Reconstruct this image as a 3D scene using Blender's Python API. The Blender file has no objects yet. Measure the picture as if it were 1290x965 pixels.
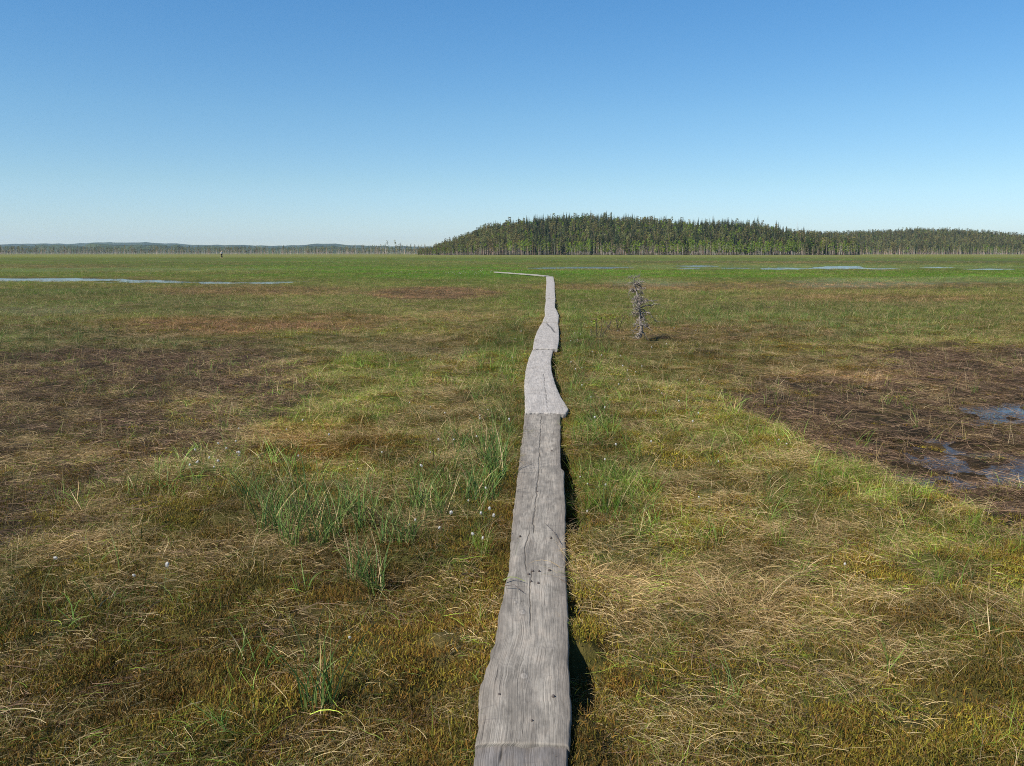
import bpy, math, random
DENOISE = False
import numpy as np
from mathutils import Vector, Matrix
random.seed(7)
RNG = np.random.default_rng(11)
scene = bpy.context.scene
COL = scene.collection
PI = math.pi

# ------------------------------------------------------------------ camera
F, CX, CY, HZ, CAMH = 1044.0, 645.0, 482.5, 318.5, 1.6
TH = math.atan((CY - HZ) / F)
cam_d = bpy.data.cameras.new('camera'); cam = bpy.data.objects.new('camera', cam_d); COL.objects.link(cam)
cam_d.sensor_width = 36.0; cam_d.lens = 36.0 * F / 1290.0
cam_d.clip_start = 0.05; cam_d.clip_end = 30000
cam.location = (0, 0, CAMH); cam.rotation_euler = (PI/2 - TH, 0, 0)
scene.camera = cam
cT, sT = math.cos(TH), math.sin(TH)

def at(px, py, z=0.0):
    u = (px - CX) / F; v = -(py - CY) / F
    dx, dy, dz = u, cT + v * sT, -sT + v * cT
    t = (z - CAMH) / dz
    return Vector((dx * t, dy * t, z))

def atd(px, py, Y):
    u = (px - CX) / F; v = -(py - CY) / F
    dx, dy, dz = u, cT + v * sT, -sT + v * cT
    t = Y / dy
    return Vector((dx * t, Y, CAMH + dz * t))

def proj(x, y, z=0.0):
    dz = z - CAMH
    dep = np.maximum(y * cT - dz * sT, 0.35)
    up = y * sT + dz * cT
    return CX + F * x / dep, CY - F * up / dep

# ------------------------------------------------------------------ noise
def _h(ix, iy, seed):
    a = (ix.astype(np.int64) * 374761393 + iy.astype(np.int64) * 668265263 + seed * 974634541) & 0xffffffff
    a = ((a ^ (a >> 13)) * 1274126177) & 0xffffffff
    return ((a ^ (a >> 16)) & 0xffffff) / float(0xffffff)

def vn(x, y, seed=0):
    x = np.asarray(x, float); y = np.asarray(y, float)
    ix = np.floor(x); iy = np.floor(y); fx = x - ix; fy = y - iy
    fx = fx * fx * (3 - 2 * fx); fy = fy * fy * (3 - 2 * fy)
    a = _h(ix, iy, seed); b = _h(ix + 1, iy, seed); c = _h(ix, iy + 1, seed); d = _h(ix + 1, iy + 1, seed)
    return a + (b - a) * fx + (c - a) * fy + (a - b - c + d) * fx * fy

def fbm(x, y, o=3, seed=0):
    s = 0; amp = 0.5; tot = 0
    for k in range(o):
        s = s + amp * vn(x * 2**k + 17.3 * k, y * 2**k - 9.1 * k, seed + k); tot += amp; amp *= 0.55
    return s / tot

def ss(a, b, x):
    t = np.clip((x - a) / (b - a), 0, 1)
    return t * t * (3 - 2 * t)

def pip(px, py, poly):
    """signed distance (inside positive) to a polygon, both in photograph pixels"""
    px = np.asarray(px, float); py = np.asarray(py, float)
    d = np.full(px.shape, 1e9); inside = np.zeros(px.shape, bool)
    n = len(poly)
    for i in range(n):
        x0, y0 = poly[i]; x1, y1 = poly[(i + 1) % n]
        ex, ey = x1 - x0, y1 - y0
        t = np.clip(((px - x0) * ex + (py - y0) * ey) / (ex * ex + ey * ey), 0, 1)
        d = np.minimum(d, np.hypot(px - x0 - t * ex, py - y0 - t * ey))
        c = ((y0 > py) != (y1 > py)) & (px < (x1 - x0) * (py - y0) / ((y1 - y0) + 1e-12) + x0)
        inside ^= c
    return np.where(inside, d, -d)

# ------------------------------------------------------------------ boardwalk outline (photograph pixels: y, left, right)
PLANKS = [
    [(1290, 588, 712), (1100, 594, 712), (1010, 597, 713), (965, 599, 713), (939, 602, 714)],
    [(936.5, 601, 716), (905, 604, 717.5), (880, 606, 717), (865, 606, 716.5), (850, 611, 716), (837, 615, 715), (812, 623, 715.5),
     (796, 627, 715.5), (780, 629, 715), (766, 630.5, 714.5), (745, 636, 713), (720, 641, 711.5), (690, 644, 711.5), (662, 646, 711.5), (643, 647.5, 711.8),
     (617, 650.6, 710.8), (592, 654, 710), (590, 654, 706.5), (567, 656.5, 705.4), (541, 660, 705.8), (521.5, 661.5, 705.5)],
    [(520.3, 662, 712), (515, 662, 716), (508, 662, 712), (500, 662, 706.6), (490, 661.5, 702), (482, 661, 699), (473, 662, 696.5), (465, 663, 694.3), (452, 666, 693.8), (440.6, 671, 696.5)],
    [(439.2, 671.5, 702), (428, 673, 704), (417, 677, 704), (411, 680, 703.5), (406.3, 683, 702.5)],
    [(405.7, 683.5, 703), (401, 685, 703.5), (397, 687, 704), (392, 686.5, 702), (387, 686.5, 699), (382, 687.5, 699), (376.3, 688, 699.6)],
    [(375.8, 687.5, 699.6), (367, 687.8, 698.8), (356, 688.6, 698.6), (348.3, 688.2, 697)],
]
PTOP = [0.105, 0.115, 0.12, 0.125, 0.12, 0.115]
edge_pts = []
for k, P in enumerate(PLANKS):
    for (yy, l, r) in P:
        a = at(l, yy, PTOP[k]); b = at(r, yy, PTOP[k])
        edge_pts.append((a.y, a.x, b.x))
edge_pts.sort()
EY = np.array([e[0] for e in edge_pts]); EL = np.array([e[1] for e in edge_pts]); ER = np.array([e[2] for e in edge_pts])

def plank_lr(y):
    return np.interp(y, EY, EL), np.interp(y, EY, ER)

# ------------------------------------------------------------------ the bog: zones
FLARK_L = [(-700, 455), (0, 452), (150, 446), (300, 452), (385, 470), (395, 492), (330, 525), (265, 560), (130, 600), (0, 640), (-300, 700), (-800, 800)]
FLARK_R = [(870, 462), (960, 455), (1290, 436), (1700, 430), (2100, 900), (1500, 745), (1290, 660), (1180, 618), (1080, 582), (1000, 545), (930, 500)]
# ellipses: cx, cy, rx, ry, field, value
EL_ZONES = [
    # mid / far tone bands
    (260, 414, 210, 12, 'R', 1), (540, 370, 75, 8, 'R', .9), (310, 366, 140, 8, 'R', .75), (420, 405, 90, 9, 'R', .6), (60, 352, 200, 3, 'R', .4), (60, 336, 120, 2, 'R', .6), (600, 398, 60, 7, 'R', .3),
    (80, 424, 190, 24, 'D', 1), (160, 385, 200, 14, 'D', .75), (430, 440, 150, 16, 'D', .6), (300, 440, 120, 12, 'D', .7), (1000, 415, 250, 14, 'D', .5), (820, 440, 120, 16, 'D', .45), (60, 370, 160, 8, 'D', .7), (1150, 330, 300, 2, 'D', .8), (250, 333, 260, 3, 'D', .5), (850, 330, 200, 1.6, 'D', .8),
    (1000, 361, 330, 6, 'R', .75), (1120, 376, 190, 6, 'R', .7), (900, 422, 130, 10, 'R', .45), (1180, 470, 150, 9, 'R', .4),
    (900, 345, 600, 4.0, 'V', 1), (430, 338, 260, 6, 'V', 1), (1290, 345, 400, 4.5, 'V', 1), (560, 329, 300, 2.5, 'V', .7), (1100, 328, 300, 2.4, 'V', .7),
    (1000, 399, 330, 9, 'V', .35), (1150, 430, 200, 10, 'V', .45), (700, 375, 90, 25, 'V', .5), (640, 440, 40, 40, 'V', .6),
    (1080, 357, 90, 6, 'P', .9), (820, 356, 60, 5, 'P', .6), (1250, 352, 150, 4, 'P', .6), (1000, 336, 300, 3, 'P', .55), (190, 340, 260, 3, 'P', .5), (40, 395, 90, 7, 'P', .4),
    (100, 374, 100, 8, 'V', .5), (500, 345, 120, 7, 'V', .6), (480, 400, 140, 18, 'V', .3),
    # ridge edges
    (430, 505, 70, 40, 'V', .7), (400, 522, 90, 20, 'V', .75), (475, 468, 70, 20, 'V', .7), (950, 545, 90, 34, 'V', .75), (1080, 625, 120, 34, 'V', .85), (1230, 690, 130, 36, 'V', .7), (870, 490, 80, 40, 'V', .5),
    (770, 640, 60, 70, 'V', .7), (760, 500, 60, 60, 'V', .55), (640, 560, 28, 60, 'V', .7), (630, 480, 40, 50, 'V', .7),
    (850, 680, 90, 40, 'V', .45), (1190, 780, 90, 40, 'V', .3),
    # dry straw
    (90, 710, 170, 32, 'S', 1), (230, 725, 90, 25, 'S', .7), (880, 755, 150, 60, 'S', 1), (1010, 790, 140, 60, 'S', .9), (1000, 620, 170, 60, 'S', .7),
    (750, 730, 50, 50, 'S', .9), (590, 800, 45, 70, 'S', .8), (450, 560, 170, 45, 'S', .55), (420, 690, 130, 45, 'S', .8), (1150, 870, 200, 80, 'S', .75),
    (560, 540, 70, 25, 'S', .7), (740, 470, 40, 20, 'S', .5), (870, 590, 100, 40, 'S', .5), (640, 620, 20, 60, 'S', .6), (500, 440, 120, 14, 'S', .4),
    # moss
    (170, 850, 300, 110, 'M', 1), (440, 800, 150, 90, 'M', .8), (60, 650, 120, 30, 'M', .7), (800, 910, 120, 60, 'M', .85), (410, 560, 90, 26, 'O', 1), (350, 640, 90, 40, 'M', .4),
    (530, 920, 110, 60, 'M', .9), (1020, 890, 260, 70, 'S', .8), (1000, 930, 300, 60, 'D', .5), (130, 890, 380, 150, 'D', .75), (430, 830, 160, 100, 'D', .45), (800, 920, 130, 60, 'D', .5), (250, 690, 80, 30, 'M', .6), (1200, 930, 150, 50, 'M', .5), (760, 760, 60, 60, 'M', .3), (930, 950, 200, 40, 'M', .6),
    (240, 612, 130, 22, 'D', .5), (1150, 910, 200, 80, 'D', .25), (300, 800, 230, 90, 'D', .35),
    # bluish sedge
    (430, 655, 170, 45, 'L', 1), (600, 610, 60, 70, 'L', .8), (300, 600, 90, 35, 'L', .6), (760, 560, 50, 90, 'L', .4), (720, 460, 60, 50, 'L', .5), (630, 470, 50, 50, 'L', .5), (830, 770, 60, 60, 'L', .5), (60, 760, 110, 50, 'L', .5),
    (1050, 400, 260, 25, 'L', .7),
]
# pools: px, py, rx, ry (photograph pixels) and a name part
POOLS = [
    [(60, 350.4, 75, .8), (120, 352.3, 95, 1.1), (30, 352.8, 60, .7), (195, 353.3, 45, 1.0), (215, 354.7, 34, .8), (300, 355.4, 62, .9), (262, 354.1, 24, .6), (150, 354.5, 42, .6), (360, 354.2, 42, .7), (-60, 351, 90, 1.2)],
    [(750, 336.6, 44, .9), (690, 337.2, 24, .6)],
    [(985, 338, 24, .9), (1056, 336.4, 30, 1.2), (880, 334.6, 24, .7), (925, 337.4, 18, .5), (868, 337.6, 12, .5), (1110, 337.8, 20, .5), (1245, 338.5, 30, .5), (1180, 336.2, 20, .5)],
    [(1215, 566, 90, 17), (1260, 592, 90, 21), (1150, 590, 50, 8), (1290, 625, 60, 10), (1180, 545, 60, 6), (1240, 603, 22, 6), (1190, 578, 40, 5), (1300, 575, 60, 14), (1225, 632, 30, 5), (1180, 600, 20, 4), (1330, 605, 60, 20)],
    [(1290, 511, 70, 10), (1252, 522, 46, 6), (1340, 520, 50, 10)],
    [(1104, 543, 32, 5), (1125, 546, 16, 3)],
    [(1292, 482, 14, 4), (1165, 462, 22, 1.5), (1290, 459, 24, 2)],
]
WZ = -0.078

def fields(x, y):
    x = np.asarray(x, float); y = np.asarray(y, float)
    d = np.hypot(x, y)
    px, py = proj(x, np.maximum(y, .3), 0.0)
    py = np.where(y < 0.9, 1400.0, py); px = np.clip(px, -3000, 4500)
    n05 = fbm(x / .45, y / .45, 3, 3) - .5
    n2 = fbm(x / 2.2, y / 2.2, 3, 13) - .5
    n9 = fbm(x / 11, y / 8, 3, 23) - .5
    n60 = fbm(x / 70, y / 38, 3, 33) - .5
    wf = ss(12, 40, d); wff = ss(60, 200, d)
    e = n05 * .55 * (1 - wf) + n2 * (1.2 - .7 * wf) + n9 * (.4 + .9 * wf) * (1 - .6 * wff) + n60 * 1.2 * wff
    f = {}
    base = {'G': .45 + .9 * n2 + .3 * n05, 'S': .40 - .8 * n2 + .8 * n9 - .22 * wf, 'M': .3 + .9 * n05, 'V': .25 + .9 * n9 + .12 * wf, 'R': .10 + 1.1 * n9 * wf + 1.6 * n60 * wff, 'D': .1 + .8 * n2,
            'L': .12 + .7 * n9, 'O': .05 + .8 * n2, 'P': .12 * wff + .9 * n60 * wff, 'B': 0 * n2, 'W': 0 * n2}
    for k in base: f[k] = np.clip(base[k], 0, 1) * np.ones_like(d)
    for (cx, cy, rx, ry, k, v) in EL_ZONES:
        q = ((px - cx) / rx) ** 2 + ((py - cy) / ry) ** 2 + 1.6 * e
        w = ss(1.5, .45, q)
        f[k] = f[k] + (np.maximum(v, f[k]) - f[k]) * w
    sc = np.maximum(py - HZ, 2) / 100.0
    b = pip(px, py, FLARK_L) / sc; f['B'] = np.maximum(f['B'], ss(-8, 6, b + 10 + 30 * e) * np.clip(.86 + .9 * n2 + .5 * n05, 0, 1))
    b = pip(px, py, FLARK_R) / sc; f['B'] = np.maximum(f['B'], ss(-5, 9, b + 34 * e) * np.clip(.98 + .3 * n2, 0, 1))
    f['E'] = ss(-14, -2, b + 34 * e) * ss(12, 2, b + 34 * e)
    wmask = 0
    for grp in POOLS:
        for (cx, cy, rx, ry) in grp:
            q = ((px - cx) / rx) ** 2 + ((py - cy) / ry) ** 2 + (1.1 * e + .7 * n05 + 2.8 * (fbm(x / .16, y / .16, 2, 43) - .5) if cy > 420 else .5 * e + .4 * n9)
            wmask = np.maximum(wmask, ss(1.25, .6, q))
    f['W'] = wmask
    l, r = plank_lr(y); side = np.maximum(l - x, x - r)
    near_p = np.where((y > .2) & (y < 57), ss(.30, .05, side), 0)
    f['M'] = np.maximum(f['M'], .8 * near_p); f['S'] = np.maximum(f['S'], .55 * near_p); f['N'] = near_p
    strip = np.where((y > 4) & (y < 26), ss(1.0, .5, side) * ss(.06, .2, side), 0) * ss(.33, .50, fbm(x / .5 + 5, y / 1.6, 2, 505))
    f['L'] = np.maximum(f['L'], .85 * strip); f['V'] = np.maximum(f['V'], .55 * strip)
    km = 0
    for grp in POOLS[:3]:
        for (cx, cy, rx, ry) in grp:
            km = np.maximum(km, ss(1.5, .7, ((px - cx) / rx) ** 2 + ((py - cy - ry * .35) / (ry * 1.3)) ** 2 + .9 * e + .9 * n9 + 2.0 * (fbm(x / 1.6, y / 3.5, 2, 401) - .5)))
    f['K'] = km
    f['T'] = ss(325.5, 322.5, py + 1.2 * n60)                   # tan sedge rim along the forest
    f['B'] = np.clip(f['B'], 0, 1)
    f.update(d=d, px=px, py=py, n05=n05, n2=n2, n9=n9, n60=n60, e=e)
    return f

C = lambda *a: np.array(a)
GAPS = [(at(0, b).y, at(0, a).y) for a, b in ((826, 925), (768, 800), (578, 690), (440, 505), (380, 405))]
def ground_z(x, y, f=None):
    if f is None: f = fields(x, y)
    d = f['d']
    near = ss(40, 12, d)
    z = (.20 * f['n2'] + .16 * f['n05'] + .05 * (fbm(x / .14, y / .14, 2, 51) - .5)) * (.25 + .75 * near)
    z = z + .08 * f['S'] * near * (.4 + f['n05']) + .05 * f['L'] * near
    z = z * (1 - .75 * f['B']) - .055 * f['B']
    z = z * ss(900, 100, d)
    z = z * (1 - f['W']) + (-.10) * f['W']
    z = np.where((f['W'] < .02), np.maximum(z, WZ + .006), z)
    z = np.where(f['K'] > 0, np.minimum(z, z * (1 - f['K']) - .14 * f['K']), np.where(f['d'] > 25, np.maximum(z, -.045), z))
    l, r = plank_lr(y)
    side_l = l - x; side_r = x - r
    m = ((y > .2) & (y < 57))
    near_l = m & (side_l > -.5) & (side_r < 0)
    gap = np.where(m, ss(.20, .04, np.maximum(side_l, side_r)), 0)
    gp = np.maximum.reduce([ss(a, a + .12, y) * ss(b, b - .12, y) for a, b in GAPS])
    lim = np.where(side_r > -.12, .062 - .12 * gp, .075)
    z = z * (1 - gap) + np.where(side_r > -.12, lim, np.minimum(np.maximum(z, .03), lim)) * gap
    return z


COLS = dict(green=C(.072, .088, .014), vivid=C(.066, .118, .008), straw=C(.21, .158, .070), moss=C(.098, .076, .012), ochre=C(.14, .085, .015), dark=C(.026, .034, .014),
            red=C(.090, .056, .030), pale=C(.15, .17, .115), blue=C(.050, .088, .026), peat=C(.026, .018, .012), tan=C(.20, .165, .06), rim=C(.05, .026, .014))

def ground_col(f):
    c = np.ones(f['d'].shape + (3,)) * COLS['green']
    def mix(name, w):
        nonlocal c
        w = np.clip(w, 0, 1)[..., None]; c = c * (1 - w) + COLS[name] * w
    mix('moss', f['M'] * .9); mix('straw', f['S'] * .55); mix('vivid', f['V'] * .85); mix('blue', f['L'] * .4); mix('red', f['R'] * .9); mix('ochre', f['O'] * .8)
    mix('pale', f['P'] * .8); mix('dark', f['D'] * .6); mix('tan', f['T'] * .8); mix('peat', f['B'] * .92); mix('rim', f['E'] * .5); c = c * (1 - .48 * ss(24, 9, f['d']))[..., None]; c = c * (1 - .28 * ss(9, 30, f['d']))[..., None]; c = c * (1 + ss(15, 60, f['d'])[..., None] * (1 - .8 * f['R'][..., None]) * C(-.14, .13, -.35)); mix('peat', f['W'])  # near ground darkened: shade in the gaps between blades put into the colour
    return c

# ------------------------------------------------------------------ materials
def newmat(name):
    m = bpy.data.materials.new(name); m.use_nodes = True
    nt = m.node_tree; nt.nodes.clear()
    out = nt.nodes.new('ShaderNodeOutputMaterial')
    return m, nt, out

def N(nt, t, **kw):
    n = nt.nodes.new(t)
    for k, v in kw.items():
        if k == 'inp':
            for kk, vv in v.items():
                if isinstance(vv, bpy.types.NodeSocket): nt.links.new(vv, n.inputs[kk])
                else: n.inputs[kk].default_value = vv
        else: setattr(n, k, v)
    return n

def ramp(nt, fac, stops):
    r = nt.nodes.new('ShaderNodeValToRGB'); e = r.color_ramp.elements
    while len(e) < len(stops): e.new(.5)
    for i, (p, c) in enumerate(stops):
        e[i].position = p; e[i].color = (*c, 1)
    nt.links.new(fac, r.inputs[0]); return r.outputs[0]

def mixc(nt, f, a, b, mode='MIX'):
    m = nt.nodes.new('ShaderNodeMix'); m.data_type = 'RGBA'; m.blend_type = mode
    for s, v in ((0, f), (6, a), (7, b)):
        if isinstance(v, bpy.types.NodeSocket): nt.links.new(v, m.inputs[s])
        else: m.inputs[s].default_value = v if s == 0 else (*v, 1)
    return m.outputs[2]

def math_(nt, op, a, b=0.0, c=0.0):
    m = nt.nodes.new('ShaderNodeMath'); m.operation = op
    for i, v in enumerate((a, b, c)):
        if isinstance(v, bpy.types.NodeSocket): nt.links.new(v, m.inputs[i])
        else: m.inputs[i].default_value = v
    return m.outputs[0]

def bsdf(nt, out, color, rough=.8, spec=.3, bump=None, transl=0.0):
    p = N(nt, 'ShaderNodeBsdfPrincipled')
    p.inputs['Roughness'].default_value = rough; p.inputs['Specular IOR Level'].default_value = spec
    if isinstance(color, bpy.types.NodeSocket): nt.links.new(color, p.inputs['Base Color'])
    else: p.inputs['Base Color'].default_value = (*color, 1)
    if bump is not None: nt.links.new(bump, p.inputs['Normal'])
    if transl > 0:
        t = N(nt, 'ShaderNodeBsdfTranslucent')
        if isinstance(color, bpy.types.NodeSocket): nt.links.new(color, t.inputs[0])
        else: t.inputs[0].default_value = (*color, 1)
        mx = N(nt, 'ShaderNodeMixShader'); mx.inputs[0].default_value = transl
        nt.links.new(p.outputs[0], mx.inputs[1]); nt.links.new(t.outputs[0], mx.inputs[2]); nt.links.new(mx.outputs[0], out.inputs[0])
    else: nt.links.new(p.outputs[0], out.inputs[0])
    return p

def plain(name, color, rough=.8, spec=.3, var=.25, scale=20.0, transl=0.0, indiv=0.0):
    m, nt, out = newmat(name)
    tc = N(nt, 'ShaderNodeTexCoord'); no = N(nt, 'ShaderNodeTexNoise', inp={'Vector': tc.outputs['Object'], 'Scale': scale, 'Detail': 4.0})
    lo = tuple(c * (1 - var) for c in color); hi = tuple(min(1, c * (1 + var)) for c in color)
    c = ramp(nt, no.outputs[0], [(.3, lo), (.7, hi)])
    if indiv:
        oi = N(nt, 'ShaderNodeObjectInfo'); k = math_(nt, 'ADD', math_(nt, 'MULTIPLY', oi.outputs['Random'], 2 * indiv), 1 - indiv)
        k2 = math_(nt, 'ADD', math_(nt, 'MULTIPLY', math_(nt, 'FRACT', math_(nt, 'MULTIPLY', oi.outputs['Random'], 37.7)), .7 * indiv), 1 - .35 * indiv)
        c = mixc(nt, 1.0, c, N(nt, 'ShaderNodeCombineColor', inp={0: math_(nt, 'MULTIPLY', k, k2), 1: k, 2: k}).outputs[0], 'MULTIPLY')
    bsdf(nt, out, c, rough, spec, None, transl)
    return m

# ground
m_ground, nt, out = newmat('bog_ground')
at_ = N(nt, 'ShaderNodeAttribute', attribute_name='col')
geo = N(nt, 'ShaderNodeNewGeometry')
n1 = N(nt, 'ShaderNodeTexNoise', inp={'Vector': geo.outputs['Position'], 'Scale': 38.0, 'Detail': 5.0, 'Roughness': .7})
n2_ = N(nt, 'ShaderNodeTexNoise', inp={'Vector': geo.outputs['Position'], 'Scale': 2.2, 'Detail': 6.0, 'Roughness': .7})
mp = N(nt, 'ShaderNodeMapping', inp={'Vector': geo.outputs['Position'], 'Scale': (.16, .07, 1)})
n3_ = N(nt, 'ShaderNodeTexNoise', inp={'Vector': mp.outputs[0], 'Scale': 1.0, 'Detail': 7.0, 'Roughness': .65})
v = math_(nt, 'MULTIPLY', math_(nt, 'ADD', math_(nt, 'MULTIPLY', n1.outputs[0], 1.3), .35), math_(nt, 'ADD', math_(nt, 'MULTIPLY', n2_.outputs[0], 1.2), .4))
v = math_(nt, 'MULTIPLY', v, math_(nt, 'ADD', math_(nt, 'MULTIPLY', n3_.outputs[0], 1.0), .5))
cc = mixc(nt, 1.0, at_.outputs['Color'], N(nt, 'ShaderNodeCombineColor', inp={0: v, 1: v, 2: v}).outputs[0], 'MULTIPLY')
hue = mixc(nt, math_(nt, 'MULTIPLY', ramp(nt, n2_.outputs[0], [(.45, (0, 0, 0)), (.62, (1, 1, 1))]), .35), cc, (.13, .085, .03))
bp = N(nt, 'ShaderNodeBump', inp={'Height': n1.outputs[0], 'Strength': .8, 'Distance': .03})
bsdf(nt, out, hue, .95, .1, bp.outputs[0])

def blade_mat(name, greens, straws, transl=.3, rough=.55):
    """blades: per-blade random 'rnd', instance share of green 'gf', instance colour 'tint'"""
    m, nt, out = newmat(name)
    r = N(nt, 'ShaderNodeAttribute', attribute_name='rnd'); r2 = N(nt, 'ShaderNodeAttribute', attribute_name='rnd2'); h = N(nt, 'ShaderNodeAttribute', attribute_name='hgt')
    gf = N(nt, 'ShaderNodeAttribute', attribute_name='gf', attribute_type='INSTANCER'); ti = N(nt, 'ShaderNodeAttribute', attribute_name='tint', attribute_type='INSTANCER')
    g = mixc(nt, 1.0, ramp(nt, r2.outputs['Fac'], greens), ti.outputs['Color'], 'MULTIPLY')
    s = ramp(nt, r2.outputs['Fac'], straws)
    s = mixc(nt, .35, s, mixc(nt, 1.0, s, ti.outputs['Color'], 'MULTIPLY'))
    isg = math_(nt, 'LESS_THAN', r.outputs['Fac'], gf.outputs['Fac'])
    c = mixc(nt, isg, s, g)
    c = mixc(nt, math_(nt, 'MULTIPLY', math_(nt, 'GREATER_THAN', h.outputs['Fac'], .8), .35), c, (.35, .27, .12))
    bsdf(nt, out, c, rough, .25, None, transl)
    return m
STRAW = [(0, (.11, .062, .024)), (.35, (.27, .175, .072)), (.75, (.45, .32, .145)), (1, (.64, .50, .29))]
GREEN = [(0, (.030, .060, .006)), (.5, (.088, .145, .014)), (1, (.19, .25, .030))]
SEDGE = [(0, (.050, .095, .015)), (.5, (.105, .175, .030)), (1, (.20, .275, .065))]
m_grass = blade_mat('bog_grass_blades', GREEN, STRAW, .32)
m_sedge = blade_mat('sedge_blades', SEDGE, STRAW, .3, .6)
m_moss = blade_mat('sphagnum_moss', [(0, (.05, .045, .005)), (.5, (.122, .106, .010)), (1, (.22, .18, .02))], [(0, (.045, .022, .005)), (.5, (.125, .064, .010)), (1, (.25, .14, .020))], .2, .8)
m_litter = blade_mat('dead_stem_litter', GREEN, [(0, (.016, .009, .006)), (.5, (.048, .027, .017)), (.82, (.135, .082, .050)), (1, (.31, .215, .13))], .1, .7)

# wood
def wood_mat(name, dark, light, stain=.6):
    m, nt, out = newmat(name)
    g = N(nt, 'ShaderNodeAttribute', attribute_name='grain'); a = N(nt, 'ShaderNodeAttribute', attribute_name='along'); k = N(nt, 'ShaderNodeAttribute', attribute_name='crack'); kn = N(nt, 'ShaderNodeAttribute', attribute_name='knot')
    cv = N(nt, 'ShaderNodeCombineXYZ', inp={0: math_(nt, 'MULTIPLY', g.outputs['Fac'], 260.0), 1: math_(nt, 'MULTIPLY', a.outputs['Fac'], 3.0)})
    f1 = N(nt, 'ShaderNodeTexNoise', inp={'Vector': cv.outputs[0], 'Scale': 1.0, 'Detail': 4.0, 'Roughness': .65})
    cv2 = N(nt, 'ShaderNodeCombineXYZ', inp={0: math_(nt, 'MULTIPLY', g.outputs['Fac'], 70.0), 1: math_(nt, 'MULTIPLY', a.outputs['Fac'], 1.2)})
    f2 = N(nt, 'ShaderNodeTexNoise', inp={'Vector': cv2.outputs[0], 'Scale': 1.0, 'Detail': 4.0})
    cv3 = N(nt, 'ShaderNodeCombineXYZ', inp={0: math_(nt, 'MULTIPLY', g.outputs['Fac'], 14.0), 1: math_(nt, 'MULTIPLY', a.outputs['Fac'], 7.0)})
    f3 = N(nt, 'ShaderNodeTexNoise', inp={'Vector': cv3.outputs[0], 'Scale': 1.0, 'Detail': 6.0, 'Roughness': .7})
    cv4 = N(nt, 'ShaderNodeCombineXYZ', inp={0: math_(nt, 'MULTIPLY', g.outputs['Fac'], 5.0), 1: math_(nt, 'MULTIPLY', a.outputs['Fac'], 60.0)})
    f4 = N(nt, 'ShaderNodeTexNoise', inp={'Vector': cv4.outputs[0], 'Scale': 1.0, 'Detail': 4.0, 'Roughness': .6})
    rings = ramp(nt, math_(nt, 'FRACT', math_(nt, 'ADD', math_(nt, 'MULTIPLY', g.outputs['Fac'], 120.0), math_(nt, 'MULTIPLY', f2.outputs[0], 6.5))), [(0, (.16, .15, .14)), (.18, (1, 1, 1)), (.7, (.85, .84, .83)), (1, (.16, .15, .14))])
    t = math_(nt, 'ADD', math_(nt, 'MULTIPLY', f1.outputs[0], .55), math_(nt, 'MULTIPLY', f3.outputs[0], .75))
    c = ramp(nt, t, [(.40, dark), (.60, tuple((p + q) / 2 for p, q in zip(dark, light))), (.86, light)])
    c = mixc(nt, math_(nt, 'ADD', math_(nt, 'MULTIPLY', f3.outputs[0], 1.2), -.02), c, rings, 'MULTIPLY')
    c = mixc(nt, math_(nt, 'MULTIPLY', ramp(nt, f3.outputs[0], [(.5, (0, 0, 0)), (.68, (1, 1, 1))]), .35), c, (.20, .155, .115))
    c = mixc(nt, math_(nt, 'MULTIPLY', ramp(nt, f4.outputs[0], [(.30, (1, 1, 1)), (.38, (0, 0, 0))]), .55), c, (.09, .08, .08))
    c = mixc(nt, ramp(nt, kn.outputs['Fac'], [(.05, (0, 0, 0)), (.30, (.35, .35, .35)), (.5, (.1, .1, .1))]), c, (.09, .075, .062))
    c = mixc(nt, ramp(nt, kn.outputs['Fac'], [(.42, (0, 0, 0)), (.6, (.28, .28, .28)), (.8, (.15, .15, .15)), (1, (.05, .05, .05))]), c, (.44, .40, .36))
    c = mixc(nt, math_(nt, 'MULTIPLY', k.outputs['Fac'], .95), c, (.03, .027, .024))
    cv5 = N(nt, 'ShaderNodeCombineXYZ', inp={0: math_(nt, 'MULTIPLY', g.outputs['Fac'], 9.0), 1: math_(nt, 'MULTIPLY', a.outputs['Fac'], 2.2)})
    f5 = N(nt, 'ShaderNodeTexNoise', inp={'Vector': cv5.outputs[0], 'Scale': 1.0, 'Detail': 7.0, 'Roughness': .75})
    c = mixc(nt, math_(nt, 'MULTIPLY', ramp(nt, f5.outputs[0], [(.40, (1, 1, 1)), (.56, (0, 0, 0))]), stain), c, (.075, .066, .056))
    eg = math_(nt, 'MULTIPLY', math_(nt, 'SUBTRACT', math_(nt, 'ABSOLUTE', g.outputs['Fac']), .085), 16.0)
    eg2 = math_(nt, 'MAXIMUM', math_(nt, 'MINIMUM', math_(nt, 'MULTIPLY', eg, math_(nt, 'SUBTRACT', math_(nt, 'MULTIPLY', f5.outputs[0], 3.0), .8)), .65), 0.0)
    c = mixc(nt, math_(nt, 'MULTIPLY', eg2, stain if stain > .3 else .05), c, (.085, .068, .054))
    cv6 = N(nt, 'ShaderNodeCombineXYZ', inp={0: math_(nt, 'MULTIPLY', g.outputs['Fac'], 150.0), 1: math_(nt, 'MULTIPLY', a.outputs['Fac'], 3.5)})
    f6 = N(nt, 'ShaderNodeTexNoise', inp={'Vector': cv6.outputs[0], 'Scale': 1.0, 'Detail': 2.0})
    c = mixc(nt, ramp(nt, f6.outputs[0], [(.27, (.85, .85, .85)), (.33, (0, 0, 0))]), c, (.025, .021, .018))
    hgt = math_(nt, 'ADD', math_(nt, 'MULTIPLY', f1.outputs[0], .6), math_(nt, 'MULTIPLY', f3.outputs[0], .6))
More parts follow.
